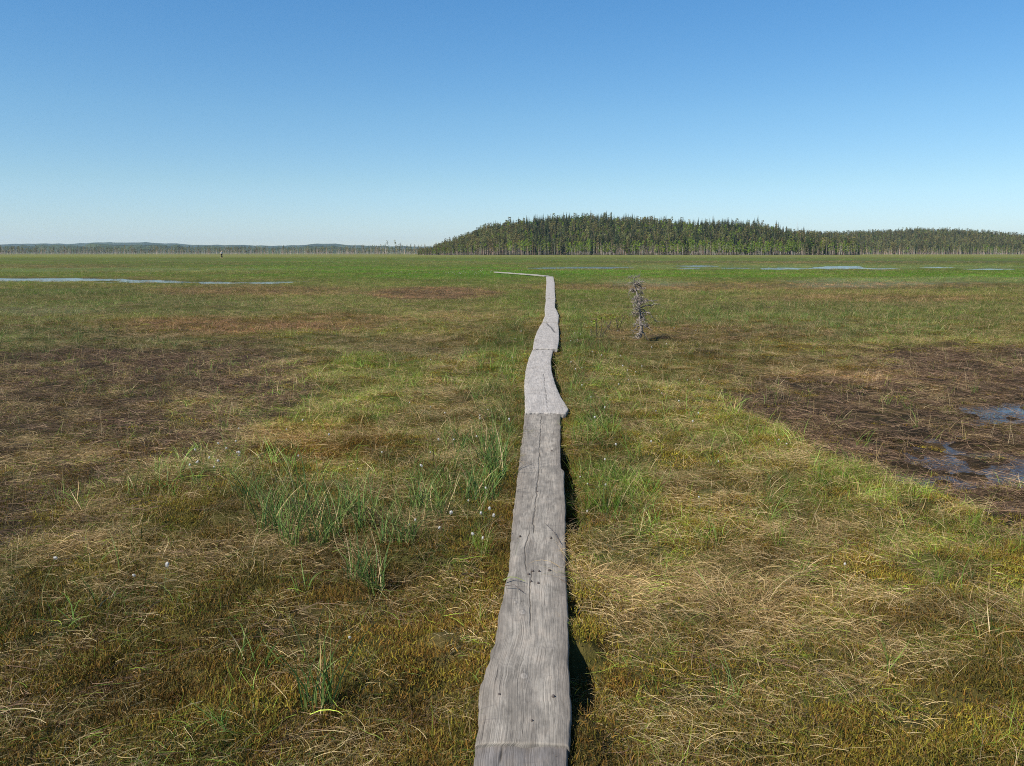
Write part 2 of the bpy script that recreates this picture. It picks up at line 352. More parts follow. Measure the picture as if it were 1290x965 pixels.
    b = N(nt, 'ShaderNodeBump', inp={'Height': hgt, 'Strength': .7, 'Distance': .006})
    bsdf(nt, out, c, .85, .25, b.outputs[0])
    return m
m_wood1 = wood_mat('weathered_wood', (.056, .049, .039), (.40, .362, .308))
m_wood2 = wood_mat('bleached_wood', (.13, .120, .110), (.50, .465, .425), .22)
m_wood3 = wood_mat('grey_blue_wood', (.055, .05, .047), (.24, .222, .208))
m_nail = plain('rusted_iron', (.05, .038, .032), .6, .5)
m_bark = plain('silver_dead_bark', (.20, .172, .148), .85, .2, .6, 30)
m_bark2 = plain('dark_twig_bark', (.055, .042, .036), .85, .2, .4, 30)
m_yleaf = plain('yellow_green_leaf', (.22, .29, .03), .6, .3, .3, 40, .4)
m_white = plain('cotton_fluff', (.55, .53, .49), .95, .05, .08, 60, .35)
m_stem = plain('thin_green_stem', (.12, .14, .04), .7, .2, .3, 40)

def water_mat():
    m, nt, out = newmat('bog_water')
    geo = N(nt, 'ShaderNodeNewGeometry')
    n = N(nt, 'ShaderNodeTexNoise', inp={'Vector': geo.outputs['Position'], 'Scale': 5.0, 'Detail': 3.0})
    b = N(nt, 'ShaderNodeBump', inp={'Height': n.outputs[0], 'Strength': .08, 'Distance': .05})
    p = bsdf(nt, out, (.030, .022, .017), .12, .5, b.outputs[0]); p.inputs['IOR'].default_value = 1.33
    return m
m_water = water_mat()

# ------------------------------------------------------------------ object helpers
def mesh_np(name, verts, faces, mats=(), attrs=None, smooth=False, midx=None):
    me = bpy.data.meshes.new(name)
    verts = np.asarray(verts, float)
    if isinstance(faces, np.ndarray):
        nf, k = faces.shape
        me.vertices.add(len(verts)); me.vertices.foreach_set('co', verts.astype(np.float32).ravel())
        me.loops.add(nf * k); me.loops.foreach_set('vertex_index', faces.astype(np.int32).ravel())
        me.polygons.add(nf); me.polygons.foreach_set('loop_start', np.arange(0, nf * k, k, dtype=np.int32))
        me.update(calc_edges=True)
    else:
        me.from_pydata([tuple(v) for v in verts], [], [tuple(f) for f in faces])
    for mt in mats: me.materials.append(mt)
    if attrs:
        for an, (ty, arr) in attrs.items():
            at2 = me.attributes.new(an, ty, 'POINT')
            key = {'FLOAT': 'value', 'FLOAT_VECTOR': 'vector', 'FLOAT_COLOR': 'color', 'INT': 'value'}[ty]
            at2.data.foreach_set(key, np.asarray(arr).astype(np.int32 if ty == 'INT' else np.float32).ravel())
    if midx is not None: me.polygons.foreach_set('material_index', np.asarray(midx, np.int32))
    if smooth: me.polygons.foreach_set('use_smooth', np.ones(len(me.polygons), bool))
    me.validate(); me.update()
    return me

def link(name, me, parent=None, loc=None):
    o = bpy.data.objects.new(name, me); COL.objects.link(o)
    if parent is not None: o.parent = parent
    if loc is not None: o.location = loc
    return o

def tag(o, label=None, cat=None, group=None, kind=None):
    if label: o['label'] = label
    if cat: o['category'] = cat
    if group: o['group'] = group
    if kind: o['kind'] = kind
    return o

def empty(name, loc, rz=0.0, label=None, cat=None, group=None):
    o = bpy.data.objects.new(name, None); COL.objects.link(o); o.location = loc; o.rotation_euler = (0, 0, rz); o.empty_display_size = .1
    return tag(o, label, cat, group)

class Geo:
    """collects tubes and blades into one mesh"""
    def __init__(s): s.v = []; s.f = []; s.n = 0; s.m = []
    def add(s, v, f, mi=0):
        s.v.extend(v); s.f.extend([tuple(i + s.n for i in q) for q in f]); s.m.extend([mi] * len(f)); s.n += len(v)
    def tube(s, pts, rad, seg=6, mi=0, cap=True):
        pts = [Vector(p) for p in pts]; n = len(pts); V = []; Fc = []
        up = Vector((.13, .31, .94))
        for i, p in enumerate(pts):
            t = (pts[min(i + 1, n - 1)] - pts[max(i - 1, 0)]).normalized()
            a = t.cross(up)
            if a.length < .05: a = t.cross(Vector((1, 0, 0)))
            a.normalize(); b = t.cross(a)
            for j in range(seg):
                q = 2 * PI * j / seg
                V.append(tuple(p + (a * math.cos(q) + b * math.sin(q)) * rad[i]))
        for i in range(n - 1):
            for j in range(seg):
                k = (j + 1) % seg
                Fc.append((i * seg + j, i * seg + k, (i + 1) * seg + k, (i + 1) * seg + j))
        if cap: Fc.append(tuple(range(seg - 1, -1, -1))); Fc.append(tuple((n - 1) * seg + j for j in range(seg)))
        s.add(V, Fc, mi)
    def mesh(s, name, mats, smooth=True):
        return mesh_np(name, s.v, s.f, mats, smooth=smooth, midx=s.m)

# ------------------------------------------------------------------ ground sheet
rr = [0.35]
while rr[-1] < 45: rr.append(rr[-1] * 1.0125)
while rr[-1] < 14000: rr.append(rr[-1] * 1.03)
rr = np.array(rr)
aa = np.concatenate([np.arange(-52, 52.01, .36), np.arange(56, 304.1, 4.0)]) * PI / 180
R_, A_ = np.meshgrid(rr, aa, indexing='ij')
X = (R_ * np.sin(A_)).ravel(); Y = (R_ * np.cos(A_)).ravel()
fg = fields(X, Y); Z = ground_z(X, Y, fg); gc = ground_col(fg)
nr, na = R_.shape
i = np.arange(nr - 1)[:, None]; j = np.arange(na)[None, :]; j2 = (j + 1) % na
FA = np.stack([i * na + j, i * na + j2, (i + 1) * na + j2, (i + 1) * na + j], -1).reshape(-1, 4)[:, ::-1]
V_ = np.stack([X, Y, Z], 1)
V_ = np.vstack([V_, [[0, 0, 0]]])
gcol = np.concatenate([np.c_[gc, np.ones(len(gc))], [[.05, .05, .02, 1]]])
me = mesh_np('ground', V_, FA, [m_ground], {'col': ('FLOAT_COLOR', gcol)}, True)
ground = tag(link('ground', me), 'flat mossy bog with green, straw and brown patches', 'bog', kind='structure')

# pools
for grp in POOLS:
    pts = []
    x0 = min(c[0] - c[2] * 1.5 for c in grp); x1 = max(c[0] + c[2] * 1.5 for c in grp)
    y0 = min(c[1] - c[3] * 1.5 for c in grp); y1 = max(c[1] + c[3] * 1.5 for c in grp)
    y0 = max(y0, 330)
    q = [at(x0, y0), at(x1, y0), at(x1, y1), at(x0, y1)]
    n = 12
    vs = []; fs = []
    for a in range(n + 1):
        for b in range(n + 1):
            p = q[0].lerp(q[1], a / n).lerp(q[3].lerp(q[2], a / n), b / n)
            vs.append((p.x, p.y, WZ))
    for a in range(n):
        for b in range(n):
            fs.append((a * (n + 1) + b, a * (n + 1) + b + 1, (a + 1) * (n + 1) + b + 1, (a + 1) * (n + 1) + b)[::-1])
    if grp in POOLS[:3]: vs = [(a, b, -.055) for a, b, _ in vs]
    o = link('water', mesh_np('water', vs, fs, [m_water]))
    tag(o, 'still open bog water reflecting the sky', 'water', kind='structure')

# ------------------------------------------------------------------ grass tufts (hidden sources)
def ribbons(n, disc, lmin, lmax, wmin, wmax, e0, e1, droop, align=None, rng=RNG, seg=4, kink=0.0, hgt=0.0, fan=0.0, wpow=1.0):
    vs = []; fs = []; r1 = []; r2 = []; hh = []
    for b in range(n):
        rad = disc * math.sqrt(rng.random()); th = rng.random() * 2 * PI
        p = np.array([rad * math.cos(th), rad * math.sin(th), hgt * rng.random()])
        az = rng.random() * 2 * PI if align is None else rng.normal(0, align) + (PI if rng.random() < .35 else 0)
        if fan: az = th + rng.normal(0, fan)
        el = math.radians(rng.uniform(e0, e1)); L = rng.uniform(lmin, lmax); w = wmin + (wmax - wmin) * rng.random() ** wpow
        dr = droop * rng.uniform(.4, 1.4) / seg
        tw = rng.uniform(0, PI); a = rng.random(); c = rng.random(); daz = rng.normal(0, .25) / 1.0
        if wpow > 1 and w > wmin + .6 * (wmax - wmin): c = .70 + .22 * c
        base = len(vs)
        for s in range(seg + 1):
            t = s / seg
            dirv = np.array([math.cos(el) * math.cos(az), math.cos(el) * math.sin(az), math.sin(el)])
            side = np.array([-math.sin(az), math.cos(az), 0]) * math.cos(tw) + np.array([-math.sin(el) * math.cos(az), -math.sin(el) * math.sin(az), math.cos(el)]) * math.sin(tw)
            ww = w * (1 - .85 * t ** 1.6) * .5
            vs.append(p - side * ww); vs.append(p + side * ww)
            r1 += [a, a]; r2 += [c, c]; hh += [t, t]
            p = p + dirv * L / seg
            el -= dr; az += daz + (rng.normal(0, kink) if kink else 0)
            if p[2] < .002 and el < 0: el = abs(el) * .2
        for s in range(seg):
            fs.append((base + 2 * s, base + 2 * s + 1, base + 2 * s + 3, base + 2 * s + 2))
    return np.array(vs), np.array(fs), np.array(r1), np.array(r2), np.array(hh)

def tuft_mesh(name, mat, *args, **kw):
    v, f, a, b, h = ribbons(*args, **kw)
    return mesh_np(name, v, f, [mat], {'rnd': ('FLOAT', a), 'rnd2': ('FLOAT', b), 'hgt': ('FLOAT', h)}, True)

def source(cname, meshes):
    c = bpy.data.collections.new(cname)
    for k, me in enumerate(meshes):
        o = bpy.data.objects.new(f'{cname}_{chr(97 + k)}', me); c.objects.link(o)
    return c
src_straw = source('straw_tuft', [tuft_mesh('straw_tuft', m_grass, 150, .16, .03, .135, .0006, .0021, -4, 24, .5, wpow=4.0, align=1.0, kink=.14, hgt=.04) for k in range(5)])
src_grass = source('grass_tuft', [tuft_mesh('grass_tuft', m_grass, 36, .10, .04, .15, .0010, .0024, 35, 88, .9) for k in range(5)])
src_sedge = source('sedge_tuft', [tuft_mesh('sedge_tuft', m_sedge, 9, .05, .12, .28, .0028, .0052, 58, 88, .9) for k in range(5)])
src_moss = source('moss_tuft', [tuft_mesh('moss_tuft', m_moss, 110, .075, .008, .026, .0016, .0034, 30, 90, .5, seg=2) for k in range(4)])
src_litter = source('litter_tuft', [tuft_mesh('litter_tuft', m_litter, 52, .17, .05, .20, .0011, .0034, -3, 16, .4, wpow=3.0, kink=.25, hgt=.025) for k in range(5)])
src_stalk = source('stalk_tuft', [tuft_mesh('stalk_tuft', m_grass, 4, .12, .10, .28, .0013, .0022, 65, 90, .35) for k in range(4)])

def gn_scatter(name, coll, pos, rot, scl, idx, tint, gf, label, cat):
    me = bpy.data.meshes.new(name)
    n = len(pos)
    me.vertices.add(n); me.vertices.foreach_set('co', np.asarray(pos, np.float32).ravel())
    for an, ty, key, arr in (('rot', 'FLOAT_VECTOR', 'vector', rot), ('scl', 'FLOAT_VECTOR', 'vector', scl), ('tint', 'FLOAT_COLOR', 'color', np.c_[tint, np.ones(n)]), ('gf', 'FLOAT', 'value', gf)):
        me.attributes.new(an, ty, 'POINT').data.foreach_set(key, np.asarray(arr, np.float32).ravel())
    me.attributes.new('idx', 'INT', 'POINT').data.foreach_set('value', np.asarray(idx, np.int32))
    o = link(name, me)
    g = bpy.data.node_groups.new(name + '_nodes', 'GeometryNodeTree')
    g.interface.new_socket('Geometry', in_out='INPUT', socket_type='NodeSocketGeometry'); g.interface.new_socket('Geometry', in_out='OUTPUT', socket_type='NodeSocketGeometry')
    gi = g.nodes.new('NodeGroupInput'); go = g.nodes.new('NodeGroupOutput')
    ci = g.nodes.new('GeometryNodeCollectionInfo'); ci.inputs['Collection'].default_value = coll; ci.inputs['Separate Children'].default_value = True; ci.inputs['Reset Children'].default_value = True
    ip = g.nodes.new('GeometryNodeInstanceOnPoints')
    def na_(nm, ty):
        q = g.nodes.new('GeometryNodeInputNamedAttribute'); q.data_type = ty; q.inputs['Name'].default_value = nm; return q.outputs['Attribute']
    L = g.links.new
    L(gi.outputs[0], ip.inputs['Points']); L(ci.outputs[0], ip.inputs['Instance']); ip.inputs['Pick Instance'].default_value = True
    L(na_('idx', 'INT'), ip.inputs['Instance Index']); L(na_('scl', 'FLOAT_VECTOR'), ip.inputs['Scale'])
    e2r = g.nodes.new('FunctionNodeEulerToRotation'); L(na_('rot', 'FLOAT_VECTOR'), e2r.inputs[0]); L(e2r.outputs[0], ip.inputs['Rotation'])
    L(ip.outputs[0], go.inputs[0])
    md = o.modifiers.new('scatter', 'NODES'); md.node_group = g
    return tag(o, label, cat, kind='stuff')

BANDS = [(1.3, 3.2), (3.2, 5), (5, 8), (8, 13), (13, 22), (22, 40), (40, 80), (80, 170), (170, 420)]
def wedge(r0, r1, dens, ang=40):
    A = math.radians(ang); area = A * (r1 * r1 - r0 * r0); n = int(area * dens)
    r = np.sqrt(RNG.random(n) * (r1 * r1 - r0 * r0) + r0 * r0); t = (RNG.random(n) * 2 - 1) * A
    return r * np.sin(t), r * np.cos(t)

def scatter(name, coll, nvar, dens, prob, scale, tintf, gff, label, cat, zoff=0.0, coherent=False, margin=.004, tilt=.12, wet=.93, hug=.45):
    P = []; Ro = []; Sc = []; Ti = []; Gf = []
    for (r0, r1), dn in zip(BANDS, dens):
        if dn <= 0: continue
        x, y = wedge(r0, r1, dn)
        f = fields(x, y)
        k = RNG.random(len(x)) < prob(f) * (1 - ss(.35, .75, f['W']) * np.where(f['d'] < 25, wet, np.minimum(wet + .3, .95))) * (1 - (.9 if wet > .5 else .55) * f['K'])
        l, r = plank_lr(y)
        k &= ~((y < 57) & (x > l - margin * (1.0 if r0 < 20 else 1.5)) & (x < r + margin))
        k &= ~((y > 56) & (y < 66) & (x > -2.0) & (x < 3.2) & (RNG.random(len(x)) < .8))
        x = x[k]; y = y[k]; f = {q: f[q][k] for q in f}
        z = ground_z(x, y, f)
        s, sz = scale(f, (r0 + r1) / 2)
        s = s * RNG.uniform(.75, 1.25, len(x)); sz = sz * RNG.uniform(.75, 1.25, len(x))
        # shrink the plants that would lie over the planks
        l, r = plank_lr(y)
        side = np.where(x < (l + r) / 2, l - x, x - r)
        sh = np.where((y < 57), ss(-.02, .22, side) * (1 - hug) + hug, 1.0)
        P.append(np.c_[x, y, z + zoff]); Sc.append(np.c_[s * sh, s * sh, sz])
        rz = RNG.random(len(x)) * 2 * PI if not coherent else (fbm(x / 1.1, y / 1.1, 2, 77) * 3 * PI + RNG.normal(0, .8, len(x)))
        Ro.append(np.c_[RNG.normal(0, tilt, len(x)), RNG.normal(0, tilt, len(x)), rz])
        lum = (.1 + 1.8 * fbm(x / .28, y / .28, 2, 301)) * (.25 + 1.5 * fbm(x / 1.5, y / 1.5, 3, 311)) * (.5 + 1.0 * fbm(x / 9, y / 5, 3, 321))
        lum = np.where(f['d'] > 18, .35 + .65 * lum + .35 * (RNG.random(len(x)) - .5), lum)
        Ti.append(tintf(f) * (lum * RNG.uniform(.75, 1.25, len(x)) * (1.14 - .26 * ss(9, 30, f['d'])))[:, None] * (1 + ss(15, 60, f['d'])[:, None] * (1 - .8 * f['R'][:, None]) * C(-.12, .10, -.35))); g_ = gff(f); Gf.append(g_ + RNG.normal(0, .22, len(x)) * (g_ > .05))
    P = np.vstack(P); n = len(P)
    print('SCATTER', name, n)
    return gn_scatter(name, coll, P, np.vstack(Ro), np.vstack(Sc), RNG.integers(0, nvar, n), np.clip(np.vstack(Ti), 0, 4), np.clip(np.concatenate(Gf), 0, 1), label, cat)

def widen(f, r):
    return np.ones_like(f['d']) * (1 + max(0, r - 8) * .020)
def tint_gr(f):
    t = np.ones(f['d'].shape + (3,))
    t = t * (1 + f['V'][:, None] * (C(-.08, .08, -.26)))
    t = t * (1 + f['L'][:, None] * (C(-.12, -.04, .05)))
    t = t * (1 + f['D'][:, None] * (C(-.55, -.38, -.35)))
    t = t * (1 + f['R'][:, None] * (C(.55, -.36, -.12)))
    t = t * (1 + (f['V'] * ss(20, 60, f['d']))[:, None] * C(.05, .22, -.05))
    t = t * (1 + f['P'][:, None] * (C(.5, .35, 1.5)))
    t = t * (1 + f['O'][:, None] * (C(.3, .05, -.3)))
    return t
cl = lambda a: np.clip(a, 0, 1)
scatter('dry_grass', src_straw, 5, [70, 95, 85, 60, 34, 16, 3.2, .5, 0],
        lambda f: cl(.25 + .85 * f['S'] - .42 * f['M'] - .2 * f['V']) * (1 - .90 * f['B']), lambda f, r: (widen(f, r), (.7 + .7 * f['S']) * (1 + max(0, r - 15) * .004)),
        lambda f: tint_gr(f) * .98, lambda f: .06 + .40 * f['V'] + .12 * f['G'] - .15 * f['S'] + .28 * ss(8, 25, f['d']) * (1 - f['R']), 'matted straw-coloured dead sedge lying over the bog', 'dry grass', coherent=True)
scatter('green_grass', src_grass, 5, [80, 110, 110, 85, 55, 30, 6, 1.1, .06],
        lambda f: cl(.22 + .4 * f['G'] + .6 * f['V'] - .35 * f['M'] - .1 * f['S'] - .3 * f['R']) * (1 - .93 * f['B']), lambda f, r: (widen(f, r), (.75 + .35 * f['V']) * (1 + max(0, r - 25) * .003)),
        tint_gr, lambda f: .48 + .45 * f['V'] + .2 * f['L'] - .30 * f['S'] - .4 * f['R'], 'short green sedge and grass growing over the bog', 'grass')
scatter('sedge_grass', src_sedge, 5, [8, 17, 26, 28, 20, 9, 2, .5, .04],
        lambda f: cl(.06 + .9 * f['L'] + .22 * f['V']) * (1 - .8 * f['B']), lambda f, r: (np.ones_like(f['d']) * (1 + max(0, r - 14) * .012), .75 + .3 * f['L']),
        tint_gr, lambda f: .82 + .1 * f['V'] - .1 * f['S'], 'upright bluish green sedge blades among the grass', 'sedge', margin=.03)
scatter('sphagnum_moss', src_moss, 4, [460, 460, 300, 90, 24, 0, 0, 0, 0],
        lambda f: cl(.55 + .6 * f['M'] + .5 * f['O']) * (1 - .9 * f['B']), lambda f, r: (np.ones_like(f['d']) * (1.1 + max(0, r - 6) * .08), 1.0 + .4 * f['M']),
        lambda f: np.ones(f['d'].shape + (3,)) * (1 - .5 * f['D'][:, None]) * (1 + f['O'][:, None] * C(.45, .2, -.2)), lambda f: .62 - .5 * f['O'] + 1.2 * f['n2'], 'ochre and green sphagnum moss carpet', 'moss', hug=1.0)
scatter('dead_stems', src_litter, 5, [40, 75, 75, 60, 42, 22, 4, .6, 0],
        lambda f: cl(.10 + 1.0 * f['B'] + .12 * f['M'] + .45 * f['R']), lambda f, r: (widen(f, r), .8 + .3 * f['B']),
        lambda f: np.ones(f['d'].shape + (3,)) * (1 + f['R'][:, None] * (1 - .7 * f['B'][:, None]) * C(.5, .15, .0)) * (1 + 1.0 * cl(.8 * f['n2'] + f['n9'] * 1.2 - .08)[:, None] * C(1.2, 1, .75)), lambda f: .03 + .10 * f['V'] * (1 - f['B']), 'dark brown dead stems strewn over the wet hollows', 'dead stems', wet=.12)
scatter('thin_stalks', src_stalk, 4, [6, 12, 14, 12, 9, 7, 2.4, .5, .03],
        lambda f: cl(.25 + .4 * f['B'] + .3 * f['V'] + .3 * f['P']) * (1 - .3 * f['M']), lambda f, r: (np.ones_like(f['d']) * (1 + max(0, r - 14) * .012), .8 + .1 * f['V']),
        lambda f: np.ones(f['d'].shape + (3,)) * 1.1, lambda f: .45 - .2 * f['B'], 'thin upright stalks sticking out of the bog', 'stalks', wet=.3)


# ------------------------------------------------------------------ boardwalk planks
def plank(P, ztop, label, mat, knots=(), cracks=(), thick=.05, nails=(), end_jag=.0025):
    L = [at(l, yy, ztop) for yy, l, r in P]; Rr = [at(r, yy, ztop) for yy, l, r in P]
    ys = np.array([(a.y + b.y) / 2 for a, b in zip(L, Rr)]); xl = np.array([a.x for a in L]); xr = np.array([b.x for b in Rr])
    y0, y1 = ys[0], ys[-1]
    yy = [y0]
    while yy[-1] < y1 - .001: yy.append(yy[-1] + max(.009, .0025 * yy[-1]))
    yy[-1] = y1; yy = np.array(yy); nv = len(yy)
    l = np.interp(yy, ys, xl); r = np.interp(yy, ys, xr)
    if nv > 30:
        kk = 5; ker = np.ones(kk) / kk
        def sm(q): qq = np.convolve(np.pad(q, kk // 2, 'edge'), ker, 'valid'); return qq
        l = sm(l); r = sm(r)
    seed = int(y0 * 100)
    l = l + (fbm(yy / .05, yy * 0 + 3, 4, seed) - .5) * .012; r = r + (fbm(yy / .16, yy * 0 + 7, 3, seed + 5) - .5) * .008
    nu = 110 if y0 < 4.5 else 40
    ts = np.linspace(0, 1, nu + 1)
    vs = []; at_g = []; at_a = []; at_c = []; at_k = []
    U = np.tile(ts[None, :], (nv, 1)); YY = np.tile(yy[:, None], (1, nu + 1))
    XX = l[:, None] + (r - l)[:, None] * U
    # jagged ends
    jag0 = (fbm(ts * 9, ts * 0 + seed, 3, seed) - .5) * end_jag * 2
    YY[0] += jag0; YY[-1] += jag0[::-1]
    G = XX - (l + r)[:, None] / 2
    mean_c = ((l + r) / 2)[:, None]
    warp = (fbm(YY / .8, XX * 2.0, 2, seed + 9) - .5) * .05
    KN = np.zeros_like(G); Zk = np.zeros_like(G)
    for (kx, ky, s) in knots:
        kp = at(kx, ky, ztop); dx = XX - kp.x; dy = YY - kp.y
        q = (dx / s) ** 2 + (dy / (s * 2.6)) ** 2
        warp = warp + np.sign(dx) * -.35 * s * np.exp(-q * .35) * 1.4
        KN = np.maximum(KN, np.exp(-((dx / (s * .75)) ** 2 + (dy / (s * 1.2)) ** 2)))
        Zk = Zk + .004 * np.exp(-q * 2.0)
    CR = np.zeros_like(G)
    for (pts, w, dep) in cracks:
        cp = [at(a, b, ztop) for a, b in pts]
        cyv = np.array([p.y for p in cp]); cxv = np.array([p.x for p in cp])
        if len(cyv) > 1 and cyv[0] > cyv[-1]: cyv = cyv[::-1]; cxv = cxv[::-1]
        cx = np.interp(YY, cyv, cxv) + (fbm(YY / .06, YY * 0 + 1, 3, 91) - .5) * .014
        inr = ss(cyv[0] - .02, cyv[0] + .05, YY) * ss(cyv[-1] + .02, cyv[-1] - .05, YY)
        CR = np.maximum(CR, np.exp(-((XX - cx) / w) ** 2) * inr)
    Zt = ztop + (fbm(XX / .05, YY / .5, 3, seed + 2) - .5) * .006 + (fbm(XX / .2, YY / .9, 2, seed + 4) - .5) * .014 + Zk - CR * .006
    Zt = Zt - .006 * (np.abs(U - .5) * 2) ** 6
    vs = np.stack([XX, YY, Zt], -1).reshape(-1, 3)
    n0 = nv * (nu + 1)
    i = np.arange(nv - 1)[:, None]; j = np.arange(nu)[None, :]
    fs = np.stack([i * (nu + 1) + j, i * (nu + 1) + j + 1, (i + 1) * (nu + 1) + j + 1, (i + 1) * (nu + 1) + j], -1).reshape(-1, 4)
    # sides: perimeter loop extruded with a worn edge
    per = [(0, k) for k in range(nu + 1)] + [(k, nu) for k in range(1, nv)] + [(nv - 1, k) for k in range(nu - 1, -1, -1)] + [(k, 0) for k in range(nv - 2, 0, -1)]
    pi_ = np.array([a * (nu + 1) + b for a, b in per])
    base = vs[pi_]
    ctr = np.c_[np.interp(base[:, 1], yy, (l + r) / 2), np.clip(base[:, 1], y0 + .01, y1 - .01)]
    outd = base[:, :2] - ctr; outd /= np.maximum(np.linalg.norm(outd, axis=1, keepdims=True), 1e-6)
    rings = []
    jit = (fbm(base[:, 1] / .07, base[:, 0] / .07, 3, seed + 6) - .5)[:, None]
    for (dz, off) in ((-.006, .004), (-.02, .006), (-thick + .008, .002), (-thick, -.006)):
        rings.append(np.c_[base[:, :2] + outd * (off + jit * .010), base[:, 2] + dz])
    allv = np.vstack([vs] + rings); m = len(pi_)
    ids = [pi_] + [n0 + k * m + np.arange(m) for k in range(len(rings))]
    sf = []
    for k in range(len(rings)):
        a = ids[k]; b = ids[k + 1]
        sf.append(np.stack([a, b, np.roll(b, -1), np.roll(a, -1)], -1))
    fs = np.vstack([fs] + sf)
    # bottom sheet: strips between the two long sides
    gr = np.concatenate([(G + warp).ravel()] + [(G + warp).ravel()[pi_] + .004 * (k + 1) for k in range(len(rings))])
    al = np.concatenate([YY.ravel()] + [YY.ravel()[pi_]] * len(rings))
    ck = np.concatenate([CR.ravel()] + [CR.ravel()[pi_] * 0] * len(rings))
    kn = np.concatenate([KN.ravel()] + [KN.ravel()[pi_] * 0] * len(rings))
    me = mesh_np('plank', allv - np.array([[0, 0, 0]]), fs, [mat], {'grain': ('FLOAT', gr), 'along': ('FLOAT', al), 'crack': ('FLOAT', ck), 'knot': ('FLOAT', kn)}, True)
    o = link('boardwalk_plank', me)
    tag(o, label, 'plank', 'boardwalk planks laid end to end')
    for (nx, ny, s) in nails:
        p = at(nx, ny, ztop)
        g = Geo()
        g.tube([(0, 0, -.02), (0, 0, .000), (0, 0, .004), (0, 0, .006)], [s * .5, s, s * .95, s * .5], 10)
        link('nail', g.mesh('nail', [m_nail]), o, (p.x, p.y, ztop + .002))
    return o

plank(PLANKS[0], PTOP[0], 'nearest grey plank, only its far end in view, with a darker bluish tone', m_wood3, cracks=[([(628, 965), (632, 940)], .004, .01)])
plank(PLANKS[1], PTOP[1], 'longest grey plank with knots, nail heads and a long crack along its middle', m_wood1,
      knots=[(658, 772, .020), (660, 853, .019), (649, 760, .010)],
      cracks=[([(682, 522), (680, 560), (678, 600), (673, 650), (671, 672)], .0026, .012), ([(663, 720), (661, 690), (667, 668)], .0018, .008), ([(668, 790), (667, 750), (670, 715)], .0016, .006)],
      nails=[(629, 876, .005), (697, 878, .006), (671, 720, .006), (679, 720, .006), (692, 719, .007), (666, 724, .006), (669, 733, .005), (678, 735, .006), (695, 568, .007), (655, 676, .006), (694, 678, .006), (677, 620, .006), (670, 909, .004)])
plank(PLANKS[2], PTOP[2], 'curved pale plank flaring wide where it meets the long cracked plank', m_wood2, end_jag=.02, cracks=[([(690, 519), (688, 500), (685, 470)], .003, .006)])
plank(PLANKS[3], PTOP[3], 'short bleached plank with a dark gouge, beyond the curved pale plank', m_wood2, end_jag=.012, cracks=[([(699, 419), (695, 413), (689, 407)], .016, .03), ([(702, 432), (698, 431)], .01, .02)])
plank(PLANKS[4], PTOP[4], 'pale plank with a bulging side, beyond the short gouged plank', m_wood2)
plank(PLANKS[5], PTOP[5], 'narrow far pale plank ending at the bend of the boardwalk', m_wood2)

def far_plank(p0, p1, width, label, z=.11):
    a = at(*p0, z); b = at(*p1, z)
    d = (b - a); L = d.length; d.normalize(); s = Vector((-d.y, d.x, 0)) * width / 2
    n = 24; vs = []; fs = []; gr = []; al = []
    for i in range(n + 1):
        c = a.lerp(b, i / n) + s * (.3 * (fbm(i / 4, 3.3, 2, int(p0[0])) - .5)); zz = Vector((0, 0, .02 * (fbm(i / 5, 8.1, 2, 5) - .5)))
        for q, (sd, dz) in enumerate(((-1, 0), (1, 0), (1, -.06), (-1, -.06))):
            vs.append(c + s * sd + zz + Vector((0, 0, dz))); gr.append(sd * width / 2 + dz); al.append(i / n * L)
    for i in range(n):
        for q in range(4):
            fs.append((i * 4 + q, i * 4 + (q + 1) % 4, i * 4 + 4 + (q + 1) % 4, i * 4 + 4 + q))
    fs += [(3, 2, 1, 0), (n * 4, n * 4 + 1, n * 4 + 2, n * 4 + 3)]
    o = link('boardwalk_plank', mesh_np('plank', vs, fs, [m_wood2], {'grain': ('FLOAT', gr), 'along': ('FLOAT', al)}))
    tag(o, label, 'plank', 'boardwalk planks laid end to end')
far_plank((689, 347.2), (654, 344.4), .36, 'distant plank turning left just past the bend of the boardwalk')
far_plank((653.5, 344.4), (624, 342.4), .28, 'distant plank at the end of the left turn, vanishing into green grass')

# ------------------------------------------------------------------ dead dwarf tree
def limb(g, p, d, L, r, depth, rng, seg=7, curl=.35, twigs=True, mi=0, droop=0.0):
    pts = [Vector(p)]; d = Vector(d).normalized(); n = seg
    cur = Vector((rng.gauss(0, 1), rng.gauss(0, 1), rng.gauss(0, .6))) * curl
    for i in range(n):
        if rng.random() < .4: cur = Vector((rng.gauss(0, 1), rng.gauss(0, 1), rng.gauss(0, .6))) * curl
        d = (d + cur * .5 + Vector((0, 0, -droop))).normalized()
        pts.append(pts[-1] + d * L / n)
    rad = [r * (1 - .75 * i / n) for i in range(n + 1)]
    g.tube(pts, rad, 5 if r > .005 else 4, mi)
    if depth > 0:
        for k in range(rng.randint(3, 5)):
            i = rng.randint(1, n)
            t = (pts[i] - pts[i - 1]).normalized()
            q = Vector((rng.gauss(0, 1), rng.gauss(0, 1), rng.gauss(0, .8))).normalized()
            limb(g, pts[i], t * .5 + q, L * rng.uniform(.3, .6), rad[i] * .62, depth - 1, rng, max(4, seg - 2), curl * 1.15, True, mi, droop)
    return pts

